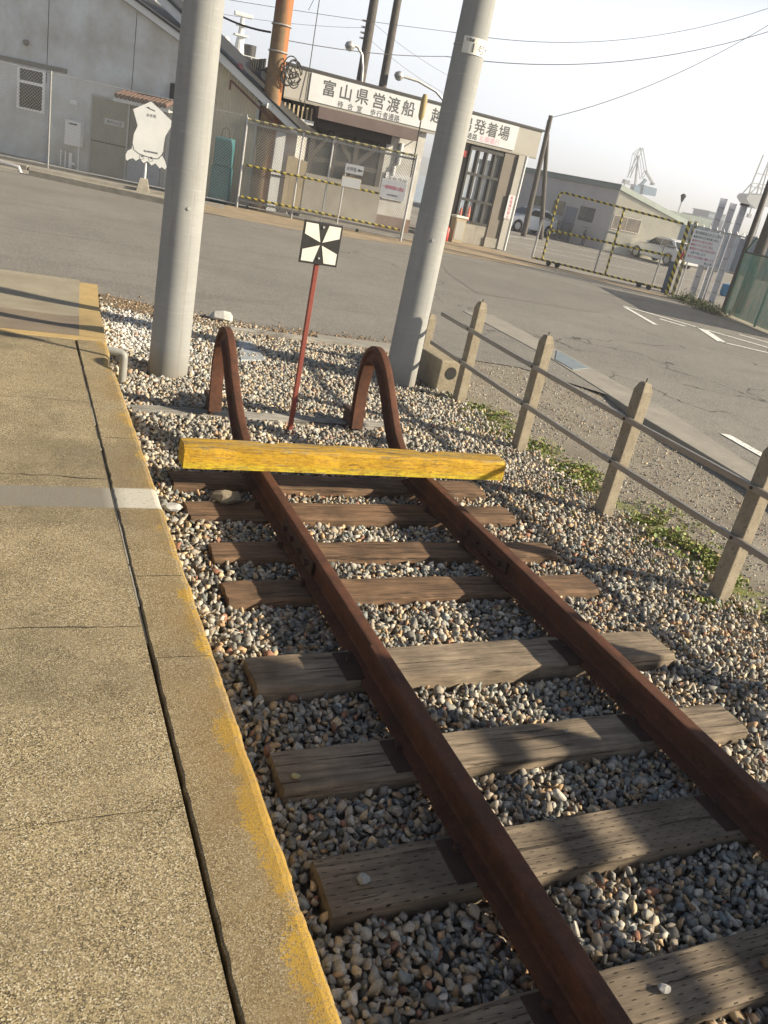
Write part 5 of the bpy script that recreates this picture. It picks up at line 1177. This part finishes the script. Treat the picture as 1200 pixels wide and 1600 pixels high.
# ------------------------------------------------------------------ cars
def car(label, loc, rz, paint, L_=3.75, H=1.50, kind='hatch', w_=1.66, wbs=2.45):
    t = thing('parked_car', label, 'car', loc, rz, 'cars parked on the lot'); h = L_/2; xf, xr = h-.72, h-.72-wbs; ra = .335
    arc = lambda cx: [(cx+ra*math.cos(a), .30+ra*math.sin(a)) for a in np.linspace(0-.25, math.pi+.25, 13)]
    bel = .94 if kind == 'hatch' else .90
    low = [(-h+.04,.26)] + arc(xr)[::-1] + arc(xf)[::-1] + [(h-.06,.26), (h,.42), (h-.02,.60), (h-.15,.74), (h-.55,.86), (h-1.0,bel), (-h+.10,bel+(.04 if kind == 'hatch' else 0)), (-h,.70)]
    y0 = -w_/2; body = MB(); body.prismy(low, -w_/2, w_/2); body.build('body', paint, t, bevel=.05, seg=3)
    if kind == 'hatch': cab_ = [(h-1.0,bel-.02), (h-1.75,1.36), (h-2.1,H-.03), (h-2.6,H), (-h+.75,H-.06), (-h+.30,1.18), (-h+.08,bel-.02)]
    else: cab_ = [(h-1.15,bel-.02), (h-1.85,1.34), (h-2.2,H-.02), (-h+1.45,H-.02), (-h+1.0,1.32), (-h+.45,bel-.02)]
    def hw(z): return w_/2-.03 - max(0, z-bel)*.30
    cb = MB(); n = len(cab_); vs_ = [(x, -hw(z), z) for x, z in cab_]+[(x, hw(z), z) for x, z in cab_]
    cb.add(vs_, [tuple(range(n)), tuple(range(n, 2*n))[::-1]]+[(i, n+i, n+(i+1) % n, (i+1) % n) for i in range(n)]); cbo = cb.build('cabin', paint, t, bevel=.03, seg=2)
    xs = [p[0] for p in cab_]; zt = H-.13
    def front_x(z, off=0):   # a-pillar
        a, b = cab_[0], cab_[1]; return a[0]+(b[0]-a[0])*(z-a[1])/(b[1]-a[1])
    def back_x(z):
        a, b = cab_[-1], cab_[-2]; return a[0]+(b[0]-a[0])*(z-a[1])/(b[1]-a[1]) if z < b[1] else b[0]+(cab_[-3][0]-b[0])*(z-b[1])/(cab_[-3][1]-b[1])
    zb = bel+.04; mid = (front_x(zb)+back_x(zb))/2+.05
    for sy in (-1, 1):
        for quad, nm in (([(front_x(zb)-.16,zb), (mid+.03,zb), (mid+.03,zt), (front_x(zt)-.05,zt)], 'side_window'), ([(mid-.05,zb), (back_x(zb)+.16,zb), (back_x(min(zt,1.3))+.22,min(zt,1.30)), (back_x(zt)+.30,zt), (mid-.05,zt)], 'side_window')):
            MB().add([(x, sy*(hw(z)+.012), z) for x, z in quad]+[(x, sy*(hw(z)-.01), z) for x, z in quad], [tuple(range(len(quad))), tuple(range(len(quad), 2*len(quad)))]+[(i, (i+1) % len(quad), len(quad)+(i+1) % len(quad), len(quad)+i) for i in range(len(quad))]).build(nm, DGLASS, t)
        for cx_ in (xf, xr):
            ty = MB().lathe([(.0,-.09), (.21,-.09), (.29,-.085), (.30,-.05), (.30,.05), (.29,.085), (.0,.09)], 24, (cx_, sy*(w_/2-.10), .30), 'y').build('wheel', TYRE, t, smooth=True)
            MB().lathe([(.0,-.008), (.19,-.006), (.20,.0), (.0,.0)], 24, (cx_, sy*(w_/2-.004), .30) if sy > 0 else (cx_, sy*(w_/2-.006), .30), 'y').build('rim', GALV, ty, smooth=True)
        MB().box(front_x(zb)-.30, sy*(w_/2+.02)-.06, zb-.02, front_x(zb)-.14, sy*(w_/2+.02)+.06, zb+.11).build('mirror', paint, t, bevel=.02)
        MB().box(h-.28, sy*.52-.16, .62, h-.05, sy*.52+.16, .74).build('headlight', WHITEF, t, bevel=.02); MB().box(-h-.01, sy*.62-.12, .72, -h+.12, sy*.62+.12, .96).build('tail_light', M('red_lens', (.4,.02,.02), .3), t, bevel=.02)
        MB().box(mid-.02, sy*(w_/2)-.008, .78, mid+.14, sy*(w_/2)+.014, .81).build('door_handle', paint, t)
    k = cab_; ws = [(k[0][0]-.03,k[0][1]+.06), (k[1][0]+.03,k[1][1]-.02)]
    for (a, b, nm) in ((k[0], k[1], 'windscreen'), (k[-1], k[-2], 'rear_window')):
        dx, dz = b[0]-a[0], b[1]-a[1]; s0, s1 = .12, .92; sgn = 1 if nm == 'windscreen' else -1
        pa, pb2 = (a[0]+dx*s0, a[1]+dz*s0), (a[0]+dx*s1, a[1]+dz*s1)
        q = [(pa[0]+sgn*.03, -hw(pa[1])+.08, pa[1]+.012), (pa[0]+sgn*.03, hw(pa[1])-.08, pa[1]+.012), (pb2[0]+sgn*.03, hw(pb2[1])-.10, pb2[1]+.012), (pb2[0]+sgn*.03, -hw(pb2[1])+.10, pb2[1]+.012)]
        MB().add(q, [(0,1,2,3)]).build(nm, DGLASS, t)
    MB().box(h-.01, -.26, .36, h+.012, .26, .47).build('number_plate', WHITEF, t)
    return t
car('silver hatchback parked left of the twin legged pole, nose to the left', (25.55, 43.9, 0), math.pi+.07, SILVER, 3.6, 1.44, 'hatch', 1.6, 2.3)
car('pale silver saloon parked in front of the ribbed office gable', (31.55, 38.4, 0), R(92), SILVER2, 4.3, 1.42, 'saloon', 1.68, 2.6)

# ------------------------------------------------------------------ far: containers, shed, lamp, cranes, shore
for i, (x, y, z, l, h, mt, lab) in enumerate([(41.2, 42.6, 0, 3.4, 2.2, BLUEG, 'blue grey container beside the white columns, nearer one'), (44.2, 44.6, 0, 4.0, 2.5, BLUEG, 'darker container further right behind the green screen'), (35.9, 42.0, 0, 3.2, 2.35, M('pale_container', (.30,.36,.42), .6), 'pale blue container at the end of the ribbed gable')]):
    t = thing('container', lab, 'container', (x, y, z), R(-30), 'shipping containers'); cm_ = MB(); nn = 24
    cm_.box(0, 0, .1, l, 2.4, h); cm_.build('body', mt, t)
    rb = MB()
    for k in range(nn): rb.box(.08+k*(l-.16)/nn, -.03, .2, .08+k*(l-.16)/nn+.06, -.003, h-.1)
    rb.build('ribs', mt, t)
hm = MB().box(0,0,0,5,3,3.05); tag(hm.build('roofed_shed', ROOFG), 'grey green flat shed roof behind the gate post', 'shed'); hm.v = hm.v; bpy.data.objects['roofed_shed'].location = (40, 50, 0)
fl = thing('lot_lamp', 'small lantern lamp on a thin pole above the office roof', 'street lamp', (50.45, 60, 0)); 
MB().tube([(0,0,-.1), (0,0,4.1)], .05, 8).build('pole', GALV, fl); MB().lathe([(.07,4.1), (.22,4.55), (.25,4.6), (.12,4.75), (0,4.78)], 10).build('lantern', DARKM, fl)
def crane1():
    t = thing('harbour_crane', 'hazy luffing harbour crane with blue machine house, left of the two', 'crane', (192.4, 250, 0), 0); O = 192.4
    A = [(x-O, z) for x, z in [(192.4,24.4), (190.0,22.0), (192.0,21.7), (194.7,12.8), (190.7,14.4), (190.1,13.5), (190.8,15.4), (196.9,17.7), (201.5,14.5), (196.1,14.9), (196.7,13.3), (202.8,13.1), (203.0,10.6), (197.4,10.3), (194.5,12.3), (198.2,8.5)]]
    jb = MB()
    def mem(i, j, w_, dy=.9):
        for s in (-1, 1): jb.beam((A[i][0], s*dy, A[i][1]), (A[j][0], s*dy, A[j][1]), w_, w_)
    for i, j, w_ in ((0,1,.16), (1,6,.13), (6,4,.13), (0,2,.2), (2,4,.26), (1,2,.1), (2,9,.14), (0,7,.2), (7,9,.16)): mem(i, j, w_, .7)
    jb.build('jib', CGREY, t)
    MB().beam((A[2][0],0,A[2][1]), (A[3][0],0,A[3][1]-2), .5, .5).build('mast', CGREY, t); MB().beam((A[7][0],0,A[7][1]), (A[8][0],0,A[8][1]), .5, .7).box(A[8][0]-.5,-.8,A[8][1]-.6,A[8][0]+.3,.8,A[8][1]+.2).build('counterweight', CGREY, t)
    MB().prismy([A[10], A[11], A[12], A[13]], -1.6, 1.6).beam((A[10][0]-.5,0,A[10][1]-1), (A[7][0]+1.2,0,A[7][1]-2.6), .9, .9).build('machine_house', BLUEC, t)
    MB().prismy([(.9,12.8), (3.9,12.8), (4.8,10.2), (3.4,7.2), (2.3,7.2), (1.2,10.0)], -1.1, 1.1).box(1.9,-.9,-1.0,3.6,.9,7.2).build('tower', BLUEC, t)
    MB().box(-3.3,-.8,12.6,-1.2,.8,13.6).box(-3.6,-.9,12.3,1.5,.9,12.5).tube([(-2.6,0,12.3), (-2.7,0,11.2)], .15, 6).box(-3.0,-.4,10.7,-2.3,.4,11.2).build('hook_gear', CGREY, t)
crane1()
def crane2():
    t = thing('harbour_crane', 'hazy grey gantry crane cut off by the right edge', 'crane', (218, 220, 0), 0); O = 218
    q = [(x-O, z) for x, z in [(218.3,28.9), (217.7,20.2), (218.0,16.8), (214.0,14.8), (218.2,23.2), (221.6,23.4), (222.2,20.5), (213.7,16.1), (224.7,17.5), (226.5,14.0), (216.5,13.3), (220.3,9.9), (227.0,13.1), (228.1,-.5)]]
    m = MB()
    for s in (-1.6, 1.6):
        for a, b, w_ in ((0,1,.35), (1,2,.35), (1,3,.3), (4,5,.3), (1,6,.3)): m.beam((q[a][0], s, q[a][1]), (q[b][0], s, q[b][1]), w_, w_)
        m.beam((3.6, s, 30), (5.0, s, 17), .35, .35); m.beam((-.2, s, 19.2), (4.6, s, 19.0), .25, .25)
    m.build('frame', CGREY, t)
    MB().prismy([(-4.3,15.2), (-3.6,16.4), (0,16.9), (3.5,17.6), (8.5,17.4), (8.8,14.4), (3,13.8), (1.5,12.8), (-2.5,14.0)], -2.2, 2.2).build('machine_house', CGREY, t)
    m2 = MB().tube([(1.4,0,13), (1.6,0,11)], .2, 6).box(1.0,-.5,9.8,2.3,.5,11.0).box(-1.9,-.4,12.2,-1.2,.4,13.6); m2.build('hook_gear', CGREY, t)
    l = MB()
    for s in (-2, 2): l.beam((8.0,s,14.4), (8.8,s,-1.2), 1.0, 1.0); l.beam((16,s,14.4), (17,s,-1.2), 1.0, 1.0)
    l.build('leg', CGREY, t)
crane2()
sh = MB()
N = 60; V_ = []; F_ = []
for k in range(N+1):
    x = -900+3600*k/N; h = 16+14*mnoise.noise((k*.22, 3, 1))+5*mnoise.noise((k*.9, 7, 1)); V_ += [(x, 1150, -2), (x, 1170, max(4, h)), (x, 1400, max(5, h*1.3))]
for k in range(N): F_ += [(3*k, 3*k+3, 3*k+4, 3*k+1), (3*k+1, 3*k+4, 3*k+5, 3*k+2)]
struct(sh.add(V_, F_).build('hills', M('far_shore', (.05,.065,.05), .9, (.04,.05,.045), .01), smooth=True))
for i, (x, y, l, h, lab) in enumerate([(204, 225, 14, 8.0, 'hazy grey warehouse under the right crane, nearer block'), (214, 232, 10, 10.2, 'hazy taller grey block behind the warehouse at the right edge')]):
    t = thing('warehouse', lab, 'building', (x, y, -1)); MB().box(0,0,0,l,8,h).build('wall', BLUEG, t); MB().box(-.4,-.4,h,l+.4,8.4,h+.3).build('roof', CGREY, t)

# ------------------------------------------------------------------ sea haze
hz = B(-1200, -60, -3.2, 3200, 1700, 60).build('haze', None) if False else None
me = bpy.data.meshes.new('haze'); hb = MB().box(-1500, -80, -2.6, 3500, 1800, 34); me.from_pydata(hb.v, [], hb.f)
hm_ = bpy.data.materials.new('sea_haze'); hm_.use_nodes = True; ht = hm_.node_tree; ht.nodes.clear()
ho = ht.nodes.new('ShaderNodeOutputMaterial'); pv = ht.nodes.new('ShaderNodeVolumePrincipled'); pv.inputs['Color'].default_value = (.92,.95,1,1); pv.inputs['Density'].default_value = .0016; pv.inputs['Anisotropy'].default_value = .3
ht.links.new(pv.outputs[0], ho.inputs['Volume']); me.materials.append(hm_)
hzo = bpy.data.objects.new('haze', me); COL.objects.link(hzo); hzo['kind'] = 'stuff'; hzo['label'] = 'thin pale sea haze over the harbour'; hzo['category'] = 'haze'
